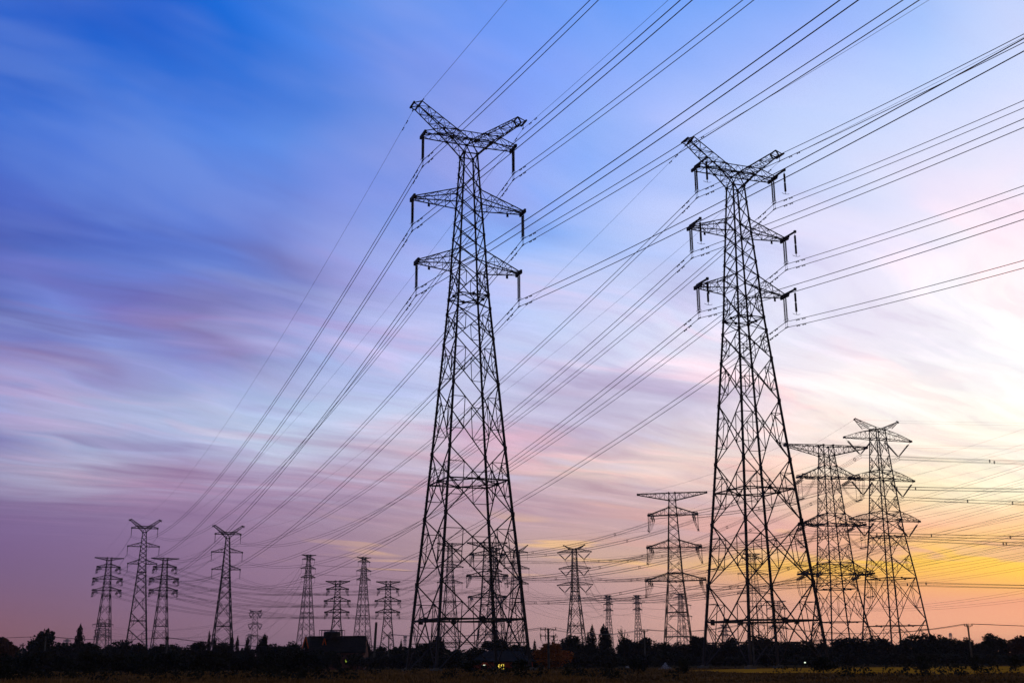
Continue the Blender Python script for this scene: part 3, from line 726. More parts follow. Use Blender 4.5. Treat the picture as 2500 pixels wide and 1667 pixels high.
pylon('E1', 'pylon with curved arms and V-shaped strings standing right of the tallest pylon', 1408, 1341, 62, -.28,
      [(1341, 5), (1386, 6), (1427, 8), (1443, 8.6), (None, 25)], [(1347, 1339, 42), (1386.5, 1380, 39), (1427, 1420, 44)], None, 'vee', peaks=(26, 1330), sl=18, rings=(1443, 1527))
G6 = 'small hazy pylons beyond the conifers'
pylon('F1', 'small hazy pylon directly behind the twin conifers', 1489, 1453, 48, .4, [(1453, 3), (1478, 3.6), (1500, 4.2), (None, 10)], [(1461, 1457, 10), (1475, 1471, 12), (1490, 1486, 12)], (1457, 1453, 8), 'susp', group=G6, sl=8, red=False, rings=(1546,))
pylon('F2', 'small hazy pylon between the spiky crown and the big tension pylon', 1561, 1452.5, 48, .4, [(1452.5, 3), (1478, 3.6), (1500, 4.2), (None, 10)], [(1461, 1457, 10), (1473, 1469, 12), (1488, 1484, 12)], (1456, 1452.5, 9.5), 'susp', group=G6, sl=8, red=False, rings=(1546,))
# big tension pylons on the right
pylon('G1', 'large tension pylon with long flat top bar just left of the right-hand tall pylon', 1658.5, 1203, 55, -.20,
      [(1203, 7.5), (1222, 8), (1255, 10), (1335, 14), (1400, 17), (None, 37)], [(1257, 1238, 60), (1336, 1318, 66), (1417, 1398, 73)], (1221, 1203, 84), 'strain', sl=38, rings=(1419, 1494, 1553), fat=1.05)
pylon('G2', 'large tension pylon with drooping jumpers, second of the pair at the right', 2058, 1088, 62, .235,
      [(1088, 13), (1112, 14), (1164, 18), (1278, 25), (1401, 33), (1438, 36), (None, 61)], [(1166, 1139, 77), (1281, 1255, 80), (1401, 1374, 88)], (1112, 1088, 108), 'strain', sl=54, rings=(1438, 1518, 1561), fat=1.2)
pylon('G3', 'large pylon with curved arms and V-shaped strings, rightmost of all pylons', 2193, 1045, 66, .35,
      [(1045, 13), (1073, 14), (1168, 20), (1270, 27), (1300, 29), (1408, 42), (None, 62)], [(1072, 1050, 97), (1170, 1150, 95), (1269, 1250, 101)], None, 'vee', peaks=(62, 1026), sl=41, rings=(1310, 1412, 1527), fat=1.2)
# hazy pylons seen through the right foreground pylon and elsewhere near the horizon
pylon('H1', 'hazy pylon seen through the middle of the right-hand tall pylon', 1851, 1351, 58, .3, [(1351, 6), (1401, 7.5), (1448, 10), (None, 20)], [(1363, 1356, 26), (1401, 1394, 40), (1448, 1440, 44)], (1357, 1351, 22), 'susp', sl=14, rings=(1480,), red=False)
pylon('H2', 'hazy pylon showing between the legs of the large flat-bar tension pylon', 1668, 1448, 50, .3, [(1448, 3.5), (1504, 5.5), (None, 13)], [(1459, 1454, 18), (1477, 1471, 27), (1504, 1498, 28)], (1452, 1448, 16), 'susp', sl=8, rings=(1514,), red=False)
pylon('H3', 'hazy wide-armed pylon low behind the right leg of the right-hand tall pylon', 1904, 1466, 42, .2, [(1466, 6), (1485, 7), (1520, 9), (None, 17)], [(1486, 1478, 24), (1510, 1502, 26), (1533, 1526, 26)], (1472, 1466, 24), 'susp', sl=6, red=False)
pylon('H4', 'tiny hazy pylon low between the left legs of the right-hand tall pylon', 1773, 1524, 42, .3, [(1524, 3), (1550, 5), (None, 9)], [(1532, 1528, 16), (1541, 1537, 17), (1551, 1547, 16)], (1528, 1524, 10), 'susp', sl=3, red=False)
pylon('H5', 'hazy wide-headed pylon standing alone between the right Y-headed pylon and the gabled roof', 618, 1492, 46, .2, [(1492, 5), (1521, 6), (1551, 7), (None, 9)], [(1496, 1492, 16), (1524, 1519, 17), (1554, 1549, 17)], None, 'vee', peaks=(14, 1488), sl=11, red=False)
pylon('H6', 'tiny hazy pylon peeping over the trees left of the wide-headed one', 606, 1546, 46, .2, [(1546, 2), (None, 4)], [(1551, 1547, 9), (1558, 1555, 9)], None, 'susp', sl=4, red=False)
pylon('H7', 'hazy bluish pylon seen through the feet of the farthest left tension pylon', 243, 1521, 46, .2, [(1521, 5), (1545, 8), (None, 14)], [(1524, 1519, 24), (1538, 1533, 18), (1554, 1549, 20)], None, 'susp', sl=5, red=False)
pylon('H8', 'tiny faint pylon left of the tallest pylon', 988, 1552.5, 46, .2, [(1552.5, 1.8), (None, 4)], [(1556, 1553, 4), (1563, 1560, 4)], (1554, 1552.5, 4), 'susp', sl=2, red=False)
pylon('H9', 'tiny faint pylon left of the leaning pole at far right', 2326.5, 1544, 50, .2, [(1544, 1.8), (1551, 2.2), (None, 4.2)], [(1548, 1545, 3.6), (1552, 1549, 4)], None, 'susp', sl=1, red=False, fat=.55)
pylon('H10', 'tiny faint pylon over the dark trees beside the left conifer', 158, 1559, 46, .2, [(1559, 1.5), (None, 4)], [(1562, 1560, 8), (1565, 1563, 8)], None, 'susp', sl=2, red=False)

# ------------------------------------------------------------------ conductors
def sagpts(A, B, sag, n):
    A = Vector(A); B = Vector(B); P = []
    for i in range(n + 1):
        t = i / n; p = A.lerp(B, t); p.z -= 4 * sag * t * (1 - t); P.append(p)
    return P
def damper(o, p, d):
    m = MB(); d = d.normalized(); c = p + Vector((0, 0, -.13))
    m.bar(p, c, .05); m.bar(c - d * .28, c + d * .28, .03); m.bar(c - d * .34, c - d * .16, .11); m.bar(c + d * .16, c + d * .34, .11)
    m.build('vibration_damper', M['dark'], o)
ARMN = ('top', 'middle', 'lower'); SIDE = {-1: 'left', 1: 'right'}
def near_span(A, B, sag, sub, rad, label, group, dampA=True, dampB=False, n=60):
    root = empty('conductor_bundle' if len(sub) > 1 else 'earth_wire', A); tag(root, label, 'power line', group)
    for dz_ in sub:
        P = [p - Vector(A) + Vector((0, 0, dz_)) for p in sagpts(A, B, sag, n)]
        m = MB(); m.tube(P, rad, 5); m.build('conductor', M['wire'], root)
        if dampA:
            for q in ((2.6, 3.9) if len(sub) > 1 else (2.6, 4.4)):
                L = 0
                for a, b in zip(P, P[1:]):
                    l = (b - a).length
                    if L + l > q: damper(root, a.lerp(b, (q - L) / l), b - a); break
                    L += l
SUB = (0, -.84)
for key, phi, Lf, s0, k, who in (('T1', .39, 275, -.11, .0004, 'the tallest pylon'), ('T2', .42, 240, -.12, .0005, 'the tall right-hand pylon')):
    for (kk, sg), A in list(ATT[key].items()):
        Lw = Lf * S; e = kk == 'e'
        B = A + Vector((math.sin(phi) * Lw, -math.cos(phi) * Lw, 0))
        sag = -s0 * Lw / 4 * (.72 if e else 1)
        lab = ('thin earth wire rising out of frame from %s peak of %s' % (SIDE[sg], who)) if e else ('twin conductors rising out of frame from %s %s arm of %s' % (ARMN[kk], SIDE[sg], who))
        near_span(A, B, sag, (0,) if e else SUB, .022 if e else .042, lab, 'near spans of the two foreground lines')
for key, fk, sag, who, whof in (('T1', 'Ya', 14.0 * S, 'the tallest pylon', 'the left Y-headed pylon'), ('T2', 'Yb', 14.4 * S, 'the tall right-hand pylon', 'the right Y-headed pylon')):
    for (kk, sg), A in list(ATT[key].items()):
        B = ATT[fk][(kk, sg)]; e = kk == 'e'
        lab = ('thin earth wire from %s peak of %s to %s' % (SIDE[sg], who, whof)) if e else ('twin conductors from %s %s arm of %s to %s' % (ARMN[kk], SIDE[sg], who, whof))
        near_span(A, B, sag * (.8 if e else 1), (0,) if e else SUB, .020 if e else .045, lab, 'far spans of the two foreground lines', n=90)
def short(k):
    return {'Ya': 'left Y-headed pylon', 'Yb': 'right Y-headed pylon', 'A1': 'farthest left pylon', 'A2': 'second flat-topped pylon', 'B1': 'first slender pylon', 'B2': 'second slender pylon',
            'C1': 'pylon above water tank', 'C2': 'pylon right of house', 'D1': 'plain-string pylon', 'D2': 'broad tension pylon', 'D3': 'thin overlapped pylon', 'D4': 'horned pylon',
            'E1': 'middle V-string pylon', 'F1': 'hazy conifer pylon', 'F2': 'second hazy pylon', 'G1': 'flat-bar pylon', 'G2': 'large right tension pylon', 'G3': 'rightmost pylon', 'H1': 'hazy centre-right pylon',
            'H2': 'hazy pylon inside flat-bar pylon', 'H5': 'hazy wide-headed pylon', 'H7': 'bluish far left pylon'}[k]
def far_line(ka, kb, sagf, rad, da=None, db=None, nw=2, dzs=.5, group='distant line spans', spacer=0, off=None, only=None, dx_=0.0, earth=True):
    """one object per phase between two pylons (or to a point beyond the picture, kb = offset vector)"""
    for (kk, sg), A in list(ATT[ka].items()):
        if isinstance(kk, tuple):
            if kk[1] != da: continue
            lvl = kk[0]
        else: lvl = kk
        if lvl == 'e' and not earth: continue
        if only and (lvl, sg) not in only: continue
        if isinstance(kb, Vector):
            B = A + kb; nm = 'leaving frame on right'
        else:
            bk = None
            for (k2, s2), q in ATT[kb].items():
                l2 = k2[0] if isinstance(k2, tuple) else k2
                if isinstance(k2, tuple) and k2[1] != db: continue
                if l2 == lvl and s2 == sg: bk = q
            if bk is None: continue
            B = bk; nm = 'to ' + short(kb)
        e = lvl == 'e'; Ln = (B - A).length; m = MB(); sag = sagf * Ln * (.75 if e else 1)
        if e: offs = [(0, 0)]
        elif nw == 4: offs = [(-.4, 0), (.4, 0), (-.4, -.8), (.4, -.8)]
        elif nw == 2: offs = [(0, 0), (0, -dzs)]
        else: offs = [(0, 0)]
        P0 = sagpts(A, B, sag, 40); d = (B - A); s = Vector((d.y, -d.x, 0)).normalized()
        for ox, oz in offs:
            m.tube([p - A + s * ox + Vector((0, 0, oz)) for p in P0], rad * (.6 if e else 1), 4)
        if spacer and not e:
            t = spacer * (.6 + .3 * ((hash((lvl, sg)) % 7) / 7)); Lc = t
            while Lc < Ln:
                c = sagpts(A, B, sag, 200)[int(200 * Lc / Ln)] - A + Vector((0, 0, -.4)); R_ = .40
                ring = [c + s * (R_ * math.cos(2 * PI * q / 8)) + Vector((0, 0, R_ * math.sin(2 * PI * q / 8))) for q in range(9)]
                m.tube(ring, .09, 4); Lc += spacer
        lab = '%s wire from %s side of %s %s' % ('thin earth' if e else ARMN[lvl] + '-arm', SIDE[sg], short(ka), nm)
        o = m.build('earth_wire' if e else 'conductor_bundle', M['wire'], None, A); tag(o, lab, 'power line', group)
R1, R2 = .042, .048
far_line('Ya', 'A1', .03, R1, db=1)
far_line('Yb', 'A2', .03, R1, db=1)
far_line('A1', 'C1', .040, R2, da=1, db=-1, earth=False)
far_line('A2', 'C2', .040, R2, da=1, db=-1, earth=False)
far_line('C1', 'D2', .035, R2, da=1, db=-1, earth=False)
far_line('C2', 'D1', .040, R2, da=1, earth=False)
far_line('B1', 'H7', .045, R1, nw=1)
far_line('B1', 'B2', .02, R1, nw=1)
far_line('B2', 'D3', .03, R1, nw=1)
far_line('D1', 'D4', .02, R1)
far_line('D2', 'G1', .028, R1, da=1, db=-1, nw=4, spacer=45, earth=False)
far_line('D3', 'F1', .04, R1, nw=1)
far_line('E1', 'F1', .03, R2, nw=2)
far_line('E1', 'G3', .030, R1, nw=4, spacer=50)
far_line('F1', 'F2', .05, R1, nw=1)
far_line('F2', 'H2', .03, R1, nw=1)
far_line('G1', 'G2', .03, R1, da=1, db=-1, nw=4, spacer=40)
far_line('G2', Vector((330, -20, 6)), .018, .026, da=-1, nw=4, spacer=38)
far_line('G3', Vector((360, -25, 2)), .018, .022, nw=4, spacer=46)
far_line('H1', Vector((60, -420, 0)), .03, .03, nw=2, dzs=.8)
far_line('D4', Vector((158, -380, 2)), .03, .028, nw=2, dzs=.8)
far_line('D1', Vector((215, -340, 2)), .03, .028, nw=2, dzs=.8)
far_line('H5', 'H7', .02, R2 * 1.3, nw=1)
far_line('H5', 'B1', .02, R2 * 1.3, nw=1, earth=False)

# ------------------------------------------------------------------ trees
random.seed(7)
def leaf_cloud(fn, n, size, seed, squash=.7):
    rnd = random.Random(seed); m = MB()
    for _ in range(n):
        p = fn(rnd)
        if p is None: continue
        s = size * rnd.uniform(.5, 1.25)
        a = Vector((rnd.gauss(0, 1), rnd.gauss(0, 1), rnd.gauss(0, 1))).normalized(); b = a.cross(Vector((rnd.gauss(0, 1), rnd.gauss(0, 1), rnd.gauss(0, 1)))).normalized()
        m.quad(p - a * s, p - b * s * squash, p + a * s, p + b * s * squash)
    return m
def crown_round(seed, n=3600, lobes=11):
    """unit crown: radius about 1 wide, 0..2 tall, made of many leaf clumps"""
    rnd = random.Random(seed); lb = []
    for i in range(lobes):
        a = rnd.uniform(0, 2 * PI); r = rnd.uniform(.15, .68); z = rnd.uniform(.35, 1.55)
        r *= math.sqrt(max(.1, 1 - ((z - .85) / 1.1) ** 2)); lb.append((r * math.cos(a), r * math.sin(a), z, rnd.uniform(.26, .50)))
    lb.append((0, 0, .8, .68)); lb.append((rnd.uniform(-.2, .2), 0, 1.35, .42))
    def fn(q):
        x, y, z, r = q.choice(lb); v = Vector((q.gauss(0, 1), q.gauss(0, 1), q.gauss(0, 1))).normalized() * r * 1.04 * q.random() ** .42
        return Vector((x + v.x, y + v.y, z + v.z * .9))
    return leaf_cloud(fn, n, .075, seed + 1)
def crown_cone(seed, n=2800, spiky=.0):
    def fn(q):
        t = q.random() ** .6; z = 2 * (1 - t)
        tier = .75 + .35 * abs(math.sin(z * 8 + seed)); r = (.15 + t ** .7 * .95) * tier * q.uniform(.1, 1.05); a = q.uniform(0, 2 * PI)
        return Vector((r * math.cos(a), r * math.sin(a), z + q.uniform(-.05, .05)))
    return leaf_cloud(fn, n, .075, seed)
def crown_spiky(seed, n=1500):
    rnd = random.Random(seed); sp = []
    for i in range(26):
        a = rnd.uniform(0, 2 * PI); e = rnd.uniform(-.1, 1.2); sp.append(Vector((math.cos(a) * math.cos(e), math.sin(a) * math.cos(e), math.sin(e))) * rnd.uniform(.8, 1.15))
    def fn(q):
        d = q.choice(sp); t = q.random(); return Vector((0, 0, .85)) + d * t + Vector((q.gauss(0, .03), q.gauss(0, .03), q.gauss(0, .03) + .1 * t))
    return leaf_cloud(fn, n, .06, seed)
CROWN = {'round': [crown_round(s).norm().mesh('crown') for s in (1, 2, 3, 4, 5)], 'cone': [crown_cone(s).norm().mesh('crown') for s in (11, 12, 13)], 'spiky': [crown_spiky(21).norm().mesh('crown')],
         'bush': [crown_round(s, 1500, 8).norm().mesh('crown') for s in (31, 32, 33, 34)]}
def trunk_mesh(seed):
    rnd = random.Random(seed); m = MB()
    m.tube([(0, 0, -.1), (.02, 0, .4), (0, .02, .9), (.02, 0, 1.5)], [.075, .06, .045, .02], 7)
    for i in range(6):
        a = rnd.uniform(0, 2 * PI); z = rnd.uniform(.4, 1.1); L = rnd.uniform(.35, .65)
        m.tube([(0, 0, z), (math.cos(a) * L * .5, math.sin(a) * L * .5, z + .18), (math.cos(a) * L, math.sin(a) * L, z + .42)], [.03, .02, .008], 5)
    return m.mesh('trunk')
TRUNK = [trunk_mesh(s) for s in (1, 2)]
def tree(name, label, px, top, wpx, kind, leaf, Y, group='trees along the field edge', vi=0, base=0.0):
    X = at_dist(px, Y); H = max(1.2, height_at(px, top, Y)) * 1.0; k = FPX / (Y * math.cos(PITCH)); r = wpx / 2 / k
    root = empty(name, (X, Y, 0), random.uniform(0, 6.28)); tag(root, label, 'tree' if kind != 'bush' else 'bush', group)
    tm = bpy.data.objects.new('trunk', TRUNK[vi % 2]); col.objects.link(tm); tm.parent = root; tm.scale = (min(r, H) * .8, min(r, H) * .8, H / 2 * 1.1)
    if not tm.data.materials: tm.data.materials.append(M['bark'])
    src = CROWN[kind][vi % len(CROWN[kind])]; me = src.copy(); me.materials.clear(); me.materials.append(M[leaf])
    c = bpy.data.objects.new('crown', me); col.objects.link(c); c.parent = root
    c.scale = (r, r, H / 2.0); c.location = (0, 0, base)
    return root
LMR = {'leafA': 'dark green', 'leafB': 'olive', 'leafC': 'blackish green', 'leafO': 'orange autumn', 'leafR': 'russet'}
TREES = [ # px, top row, width px, kind, leaf, Y, name, label
 (0, 1560, 74, 'round', 'leafR', 205, 'broadleaf_tree', 'russet tree cut by the left picture edge'),
 (48, 1593, 46, 'round', 'leafA', 240, 'broadleaf_tree', 'low dark tree in the dip beside the small left utility pole'),
 (98, 1545, 84, 'round', 'leafA', 225, 'broadleaf_tree', 'broad dome-shaped tree near the left edge'),
 (146, 1573, 66, 'round', 'leafA', 235, 'broadleaf_tree', 'sloping tree between the big dome and the left conifer'),
 (187, 1533, 40, 'cone', 'leafC', 230, 'conifer_tree', 'pointed dark conifer left of the farthest left pylon'),
 (222, 1572, 66, 'round', 'leafB', 240, 'broadleaf_tree', 'low tree at the foot of the farthest left tension pylon'),
 (288, 1568, 62, 'round', 'leafA', 245, 'broadleaf_tree', 'ragged tree between the leftmost pylon and the left Y-headed pylon'),
 (335, 1575, 64, 'round', 'leafB', 250, 'broadleaf_tree', 'low tree at the foot of the left Y-headed pylon'),
 (385, 1576, 66, 'round', 'leafA', 240, 'broadleaf_tree', 'low tree in front of the second flat-topped pylon'),
 (430, 1578, 46, 'round', 'leafA', 245, 'broadleaf_tree', 'small tree just left of the gap before the slim poplar'),
 (474, 1569, 56, 'round', 'leafB', 235, 'broadleaf_tree', 'wispy tree left of the slim poplar'),
 (506, 1547, 16, 'cone', 'leafC', 232, 'poplar_tree', 'slim poplar left of the right Y-headed pylon'),
 (521, 1563, 24, 'cone', 'leafC', 232, 'conifer_tree', 'small conifer at the left foot of the right Y-headed pylon'),
 (541, 1572, 44, 'round', 'leafA', 240, 'broadleaf_tree', 'low tree below the right Y-headed pylon'),
 (562, 1556, 26, 'cone', 'leafC', 238, 'conifer_tree', 'conifer at the right foot of the right Y-headed pylon'),
 (576, 1558, 18, 'cone', 'leafC', 238, 'conifer_tree', 'narrow conifer beside the gap right of the right Y-headed pylon'),
 (601, 1562, 26, 'cone', 'leafC', 230, 'conifer_tree', 'conifer in front of the hazy wide-headed pylon'),
 (641, 1555, 32, 'round', 'leafC', 225, 'broadleaf_tree', 'upright tree right of the hazy wide-headed pylon'),
 (672, 1575, 46, 'round', 'leafA', 225, 'broadleaf_tree', 'rounded tree left of the gabled house'),
 (718, 1572, 54, 'round', 'leafA', 222, 'broadleaf_tree', 'tree touching the left gable of the dark house'),
 (760, 1588, 60, 'round', 'leafA', 196, 'broadleaf_tree', 'dark tree in front of the left part of the gabled house'),
 (800, 1592, 60, 'round', 'leafA', 192, 'broadleaf_tree', 'dark tree in front of the middle of the gabled house'),
 (925, 1582, 58, 'round', 'leafA', 240, 'broadleaf_tree', 'low tree behind the thick dark pole'),
 (970, 1585, 44, 'round', 'leafA', 235, 'broadleaf_tree', 'low tree left of the tallest pylon'),
 (978, 1566, 15, 'cone', 'leafC', 236, 'conifer_tree', 'little twin-tipped conifer left of the tallest pylon'),
 (1034, 1573, 46, 'round', 'leafA', 235, 'broadleaf_tree', 'tree behind the left leg of the tallest pylon'),
 (1067, 1559, 44, 'round', 'leafC', 230, 'broadleaf_tree', 'taller tree behind the near leg of the tallest pylon'),
 (1110, 1588, 56, 'round', 'leafA', 240, 'broadleaf_tree', 'low tree in the middle of the tallest pylon base'),
 (1157, 1583, 54, 'round', 'leafB', 235, 'broadleaf_tree', 'low tree left of the red house roof'),
 (1212, 1563, 84, 'round', 'leafC', 232, 'broadleaf_tree', 'wide tree rising behind the red house'),
 (1268, 1576, 60, 'round', 'leafC', 236, 'broadleaf_tree', 'tree behind the right leg of the tallest pylon'),
 (1306, 1566, 16, 'cone', 'leafC', 238, 'conifer_tree', 'tiny spire-shaped conifer left of the orange tree'),
 (1342, 1573, 96, 'round', 'leafO', 170, 'autumn_tree', 'round orange autumn tree behind the concrete utility pole'),
 (1390, 1555, 46, 'round', 'leafC', 240, 'broadleaf_tree', 'dark crown rising behind the orange tree at the V-string pylon foot'),
 (1420, 1572, 60, 'round', 'leafA', 235, 'broadleaf_tree', 'sloping dark tree between the orange tree and the conifers'),
 (1448, 1533, 34, 'cone', 'leafC', 228, 'conifer_tree', 'pointed conifer, left one of the tall pair by the small hazy pylon'),
 (1438, 1550, 24, 'cone', 'leafC', 226, 'conifer_tree', 'shorter conifer tucked against the left of the conifer pair'),
 (1476, 1532, 46, 'cone', 'leafC', 230, 'conifer_tree', 'broad conifer, right one of the tall pair by the small hazy pylon'),
 (1484, 1540, 44, 'cone', 'leafC', 227, 'conifer_tree', 'conifer merging into the right side of the tall pair'),
 (1470, 1580, 74, 'round', 'leafC', 224, 'broadleaf_tree', 'dark bushy tree below the tall conifer pair'),
 (1525, 1538, 34, 'spiky', 'leafC', 225, 'spiky_tree', 'spiky star-shaped crown right of the conifers'),
 (1530, 1563, 66, 'round', 'leafC', 232, 'broadleaf_tree', 'dark tree under the spiky crown'),
 (1572, 1561, 66, 'round', 'leafA', 230, 'broadleaf_tree', 'rounded tree behind the middle utility pole'),
 (1622, 1571, 60, 'round', 'leafA', 240, 'broadleaf_tree', 'low tree at the left foot of the flat-bar pylon'),
 (1668, 1572, 60, 'round', 'leafB', 245, 'broadleaf_tree', 'low tree between the feet of the flat-bar pylon'),
 (1709, 1556, 50, 'round', 'leafC', 230, 'broadleaf_tree', 'round crown at the left leg of the right-hand tall pylon'),
 (1748, 1572, 54, 'round', 'leafA', 240, 'broadleaf_tree', 'low tree inside the left part of the right-hand tall pylon base'),
 (1788, 1561, 54, 'round', 'leafC', 232, 'broadleaf_tree', 'round tree just left of the near leg of the right-hand tall pylon'),
 (1828, 1573, 54, 'round', 'leafA', 240, 'broadleaf_tree', 'low tree behind the near leg of the right-hand tall pylon'),
 (1866, 1557, 74, 'round', 'leafC', 232, 'broadleaf_tree', 'broad tree in the middle of the right-hand tall pylon base'),
 (1915, 1570, 66, 'round', 'leafA', 236, 'broadleaf_tree', 'low tree in the right half of the right-hand tall pylon base'),
 (1960, 1568, 62, 'round', 'leafB', 240, 'broadleaf_tree', 'olive tree left of the right leg of the right-hand tall pylon'),
 (2010, 1572, 62, 'round', 'leafA', 238, 'broadleaf_tree', 'low tree at the left foot of the large right tension pylon'),
 (2076, 1560, 88, 'round', 'leafC', 222, 'broadleaf_tree', 'big dark tree below the large right tension pylon'),
 (2150, 1558, 78, 'round', 'leafC', 226, 'broadleaf_tree', 'big dark tree between the feet of the rightmost pylon'),
 (2196, 1575, 50, 'round', 'leafB', 250, 'broadleaf_tree', 'low pale tree at the middle feet of the rightmost pylon'),
 (2254, 1552, 96, 'round', 'leafC', 215, 'broadleaf_tree', 'largest dark tree right of the rightmost pylon'),
 (2300, 1560, 60, 'round', 'leafA', 225, 'broadleaf_tree', 'tree sloping down from the largest tree on the right'),
 (2326, 1562, 50, 'round', 'leafA', 225, 'broadleaf_tree', 'tree below the tiny faint pylon at far right'),
 (2362, 1562, 56, 'round', 'leafA', 228, 'broadleaf_tree', 'tree behind the leaning pole at far right'),
 (2393, 1570, 40, 'round', 'leafB', 232, 'broadleaf_tree', 'small tree just right of the leaning pole'),
 (2428, 1552, 66, 'round', 'leafC', 218, 'broadleaf_tree', 'round tree second from the right edge'),
 (2488, 1557, 74, 'round', 'leafR', 220, 'broadleaf_tree', 'russet-tinged tree at the right edge'),
]
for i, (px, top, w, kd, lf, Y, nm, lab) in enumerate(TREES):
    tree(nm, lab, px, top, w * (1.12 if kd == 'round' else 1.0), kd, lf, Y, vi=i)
rnd = random.Random(99)
LAND = [(0, 'below the russet edge tree'), (90, 'below the dome tree'), (190, 'below the left conifer'), (250, 'before the leftmost pylon'), (340, 'before the left Y-headed pylon'), (410, 'before the second flat-topped pylon'), (505, 'below the slim poplar'), (560, 'before the right Y-headed pylon'), (640, 'before the hazy wide-headed pylon'), (730, 'before the left gable'),
        (900, 'by the thick dark pole'), (980, 'left of the tallest pylon'), (1070, 'in the tallest pylon base'), (1340, 'below the orange tree'), (1420, 'right of the orange tree'), (1480, 'below the conifer pair'), (1560, 'below the spiky crown'), (1660, 'before the flat-bar pylon'), (1780, 'by the near leg of the right-hand tall pylon'), (1890, 'in the right-hand tall pylon base'), (2000, 'before the large right tension pylon'), (2100, 'left of the rightmost pylon'), (2200, 'before the rightmost pylon'), (2300, 'below the tiny faint pylon'), (2400, 'right of the leaning pole'), (2480, 'at the right edge')]
for i, (px, wh) in enumerate(LAND):
    for q, dxp in enumerate((-26, 18)):
        Y = rnd.uniform(112, 128) if px < 860 else rnd.uniform(168, 200)
        tree('bush', ('dark bush, %s of two, %s' % (('left', 'right')[q], wh)), px + dxp + rnd.uniform(-8, 8), rnd.uniform(1590, 1604), rnd.uniform(62, 90), 'bush', rnd.choice(('leafA', 'leafB', 'leafC', 'leafA')), Y, 'bushes in front of the trees', i + q)
# continuous hedge behind everything, nobody could count it
h = MB(); rq = random.Random(5)
for _ in range(26000):
    x = rq.uniform(-150, 150); Yh = rq.uniform(262, 275); top = height_at(1250 + x / Yh * FPX * .965, 1588, Yh) + .5 * math.sin(x * .21) + .35 * math.sin(x * .73 + 1)
    z = rq.uniform(0, 1) ** .8 * top; s = rq.uniform(.25, .55); a = Vector((rq.gauss(0, 1), rq.gauss(0, 1), rq.gauss(0, 1))).normalized(); b = a.orthogonal().normalized()
    p = Vector((x, Yh, z)); h.quad(p - a * s, p - b * s, p + a * s, p + b * s)
tag(h.build('undergrowth', M['leafC']), 'dense dark undergrowth closing the gaps behind the trees', 'undergrowth', kind='stuff')

# ------------------------------------------------------------------ grass and weeds
gr = MB(); rq = random.Random(3)
def field_near(x, y):     # wavy near edge of the ripe field
    return y > 96 + 6 * math.sin(x * .11) and x > 2
for _ in range(42000):
    Y = 50 + (rq.random() ** 1.3) * 120; X = rq.uniform(-.47, .47) * Y
    clump = math.sin(X * .35 + 1.3) * math.sin(Y * .22 + X * .1) + rq.uniform(-.6, .6)
    if clump < -.55: continue
    inf = X > 18 + max(0, 104 - Y) * .25 and 76 < Y < 166 and X > (Y - 134) * .6 + 17
    if inf and (Y > 92 or rq.random() < (Y - 74) / 18 * .9): continue
    hgt = rq.uniform(.22, .5) * (1 + .35 * clump)
    hgt *= .6 if X < 4 else (.38 if not inf else .30)
    for q in range(3):
        a = rq.uniform(0, PI); w = rq.uniform(.03, .07) * (1 + Y / 90); x, y_ = X + rq.gauss(0, .22), Y + rq.gauss(0, .22); le = Vector((rq.gauss(0, .12), rq.gauss(0, .12), hgt * rq.uniform(.6, 1.15)))
        d = Vector((math.cos(a) * w, math.sin(a) * w, 0)); p = Vector((x, y_, 0)); i = len(gr.v)
        gr.v += [p - d, p + d, p + le]; gr.f.append((i, i+1, i+2))
tag(gr.build('grass', M['grass']), 'rough dry brown grass covering the foreground', 'grass', kind='stuff')
wd = MB()
for _ in range(420):
    Y = rq.uniform(66, 112); X = rq.uniform(-.46, .46) * Y
    if math.sin(X * .3) + math.sin(Y * .17 + 2) + rq.uniform(-.8, .8) < (.9 if X > 6 else .1): continue
    hh = rq.uniform(.45, 1.0); n = 40
    for _q in range(n):
        t = rq.random(); p = Vector((X + rq.gauss(0, .28) * (1.1 - t * .5), Y + rq.gauss(0, .28), hh * t)); s = rq.uniform(.04, .11)
        a = Vector((rq.gauss(0, 1), rq.gauss(0, 1), rq.gauss(0, 1))).normalized(); b = a.orthogonal().normalized(); wd.quad(p - a * s, p - b * s, p + a * s, p + b * s)
tag(wd.build('weeds', M['weed']), 'dark leafy weeds scattered through the dry grass', 'weeds', kind='stuff')
WEEDBUSH = [(2010, 1632, 66, 'dark bush at the right foot of the right-hand tall pylon'), (1668, 1640, 36, 'low bush right of the pale blossoming shrub'), (1560, 1641, 44, 'low bush left of the pale blossoming shrub'), (2480, 1628, 40, 'weedy bush in the yellow field at the right edge'), (2250, 1634, 50, 'weedy bush in the yellow field under the largest right tree'),
            (2385, 1633, 34, 'weedy bush at the foot of the leaning pole'), (1262, 1644, 60, 'bush before the lit window of the red house'), (1150, 1645, 60, 'bush before the left wall of the red house'), (10, 1620, 56, 'dark bush in the left bottom corner')]
for i, (px, top, w, lab) in enumerate(WEEDBUSH):
    tree('bush', lab, px, top, w, 'bush', 'leafA', 88 + 5 * (i % 4) if i != 8 else 80, 'bushes in the rough grass', i)

# ------------------------------------------------------------------ houses
def hpos(px, row, Y): return at_dist(px, Y), height_at(px, row, Y)
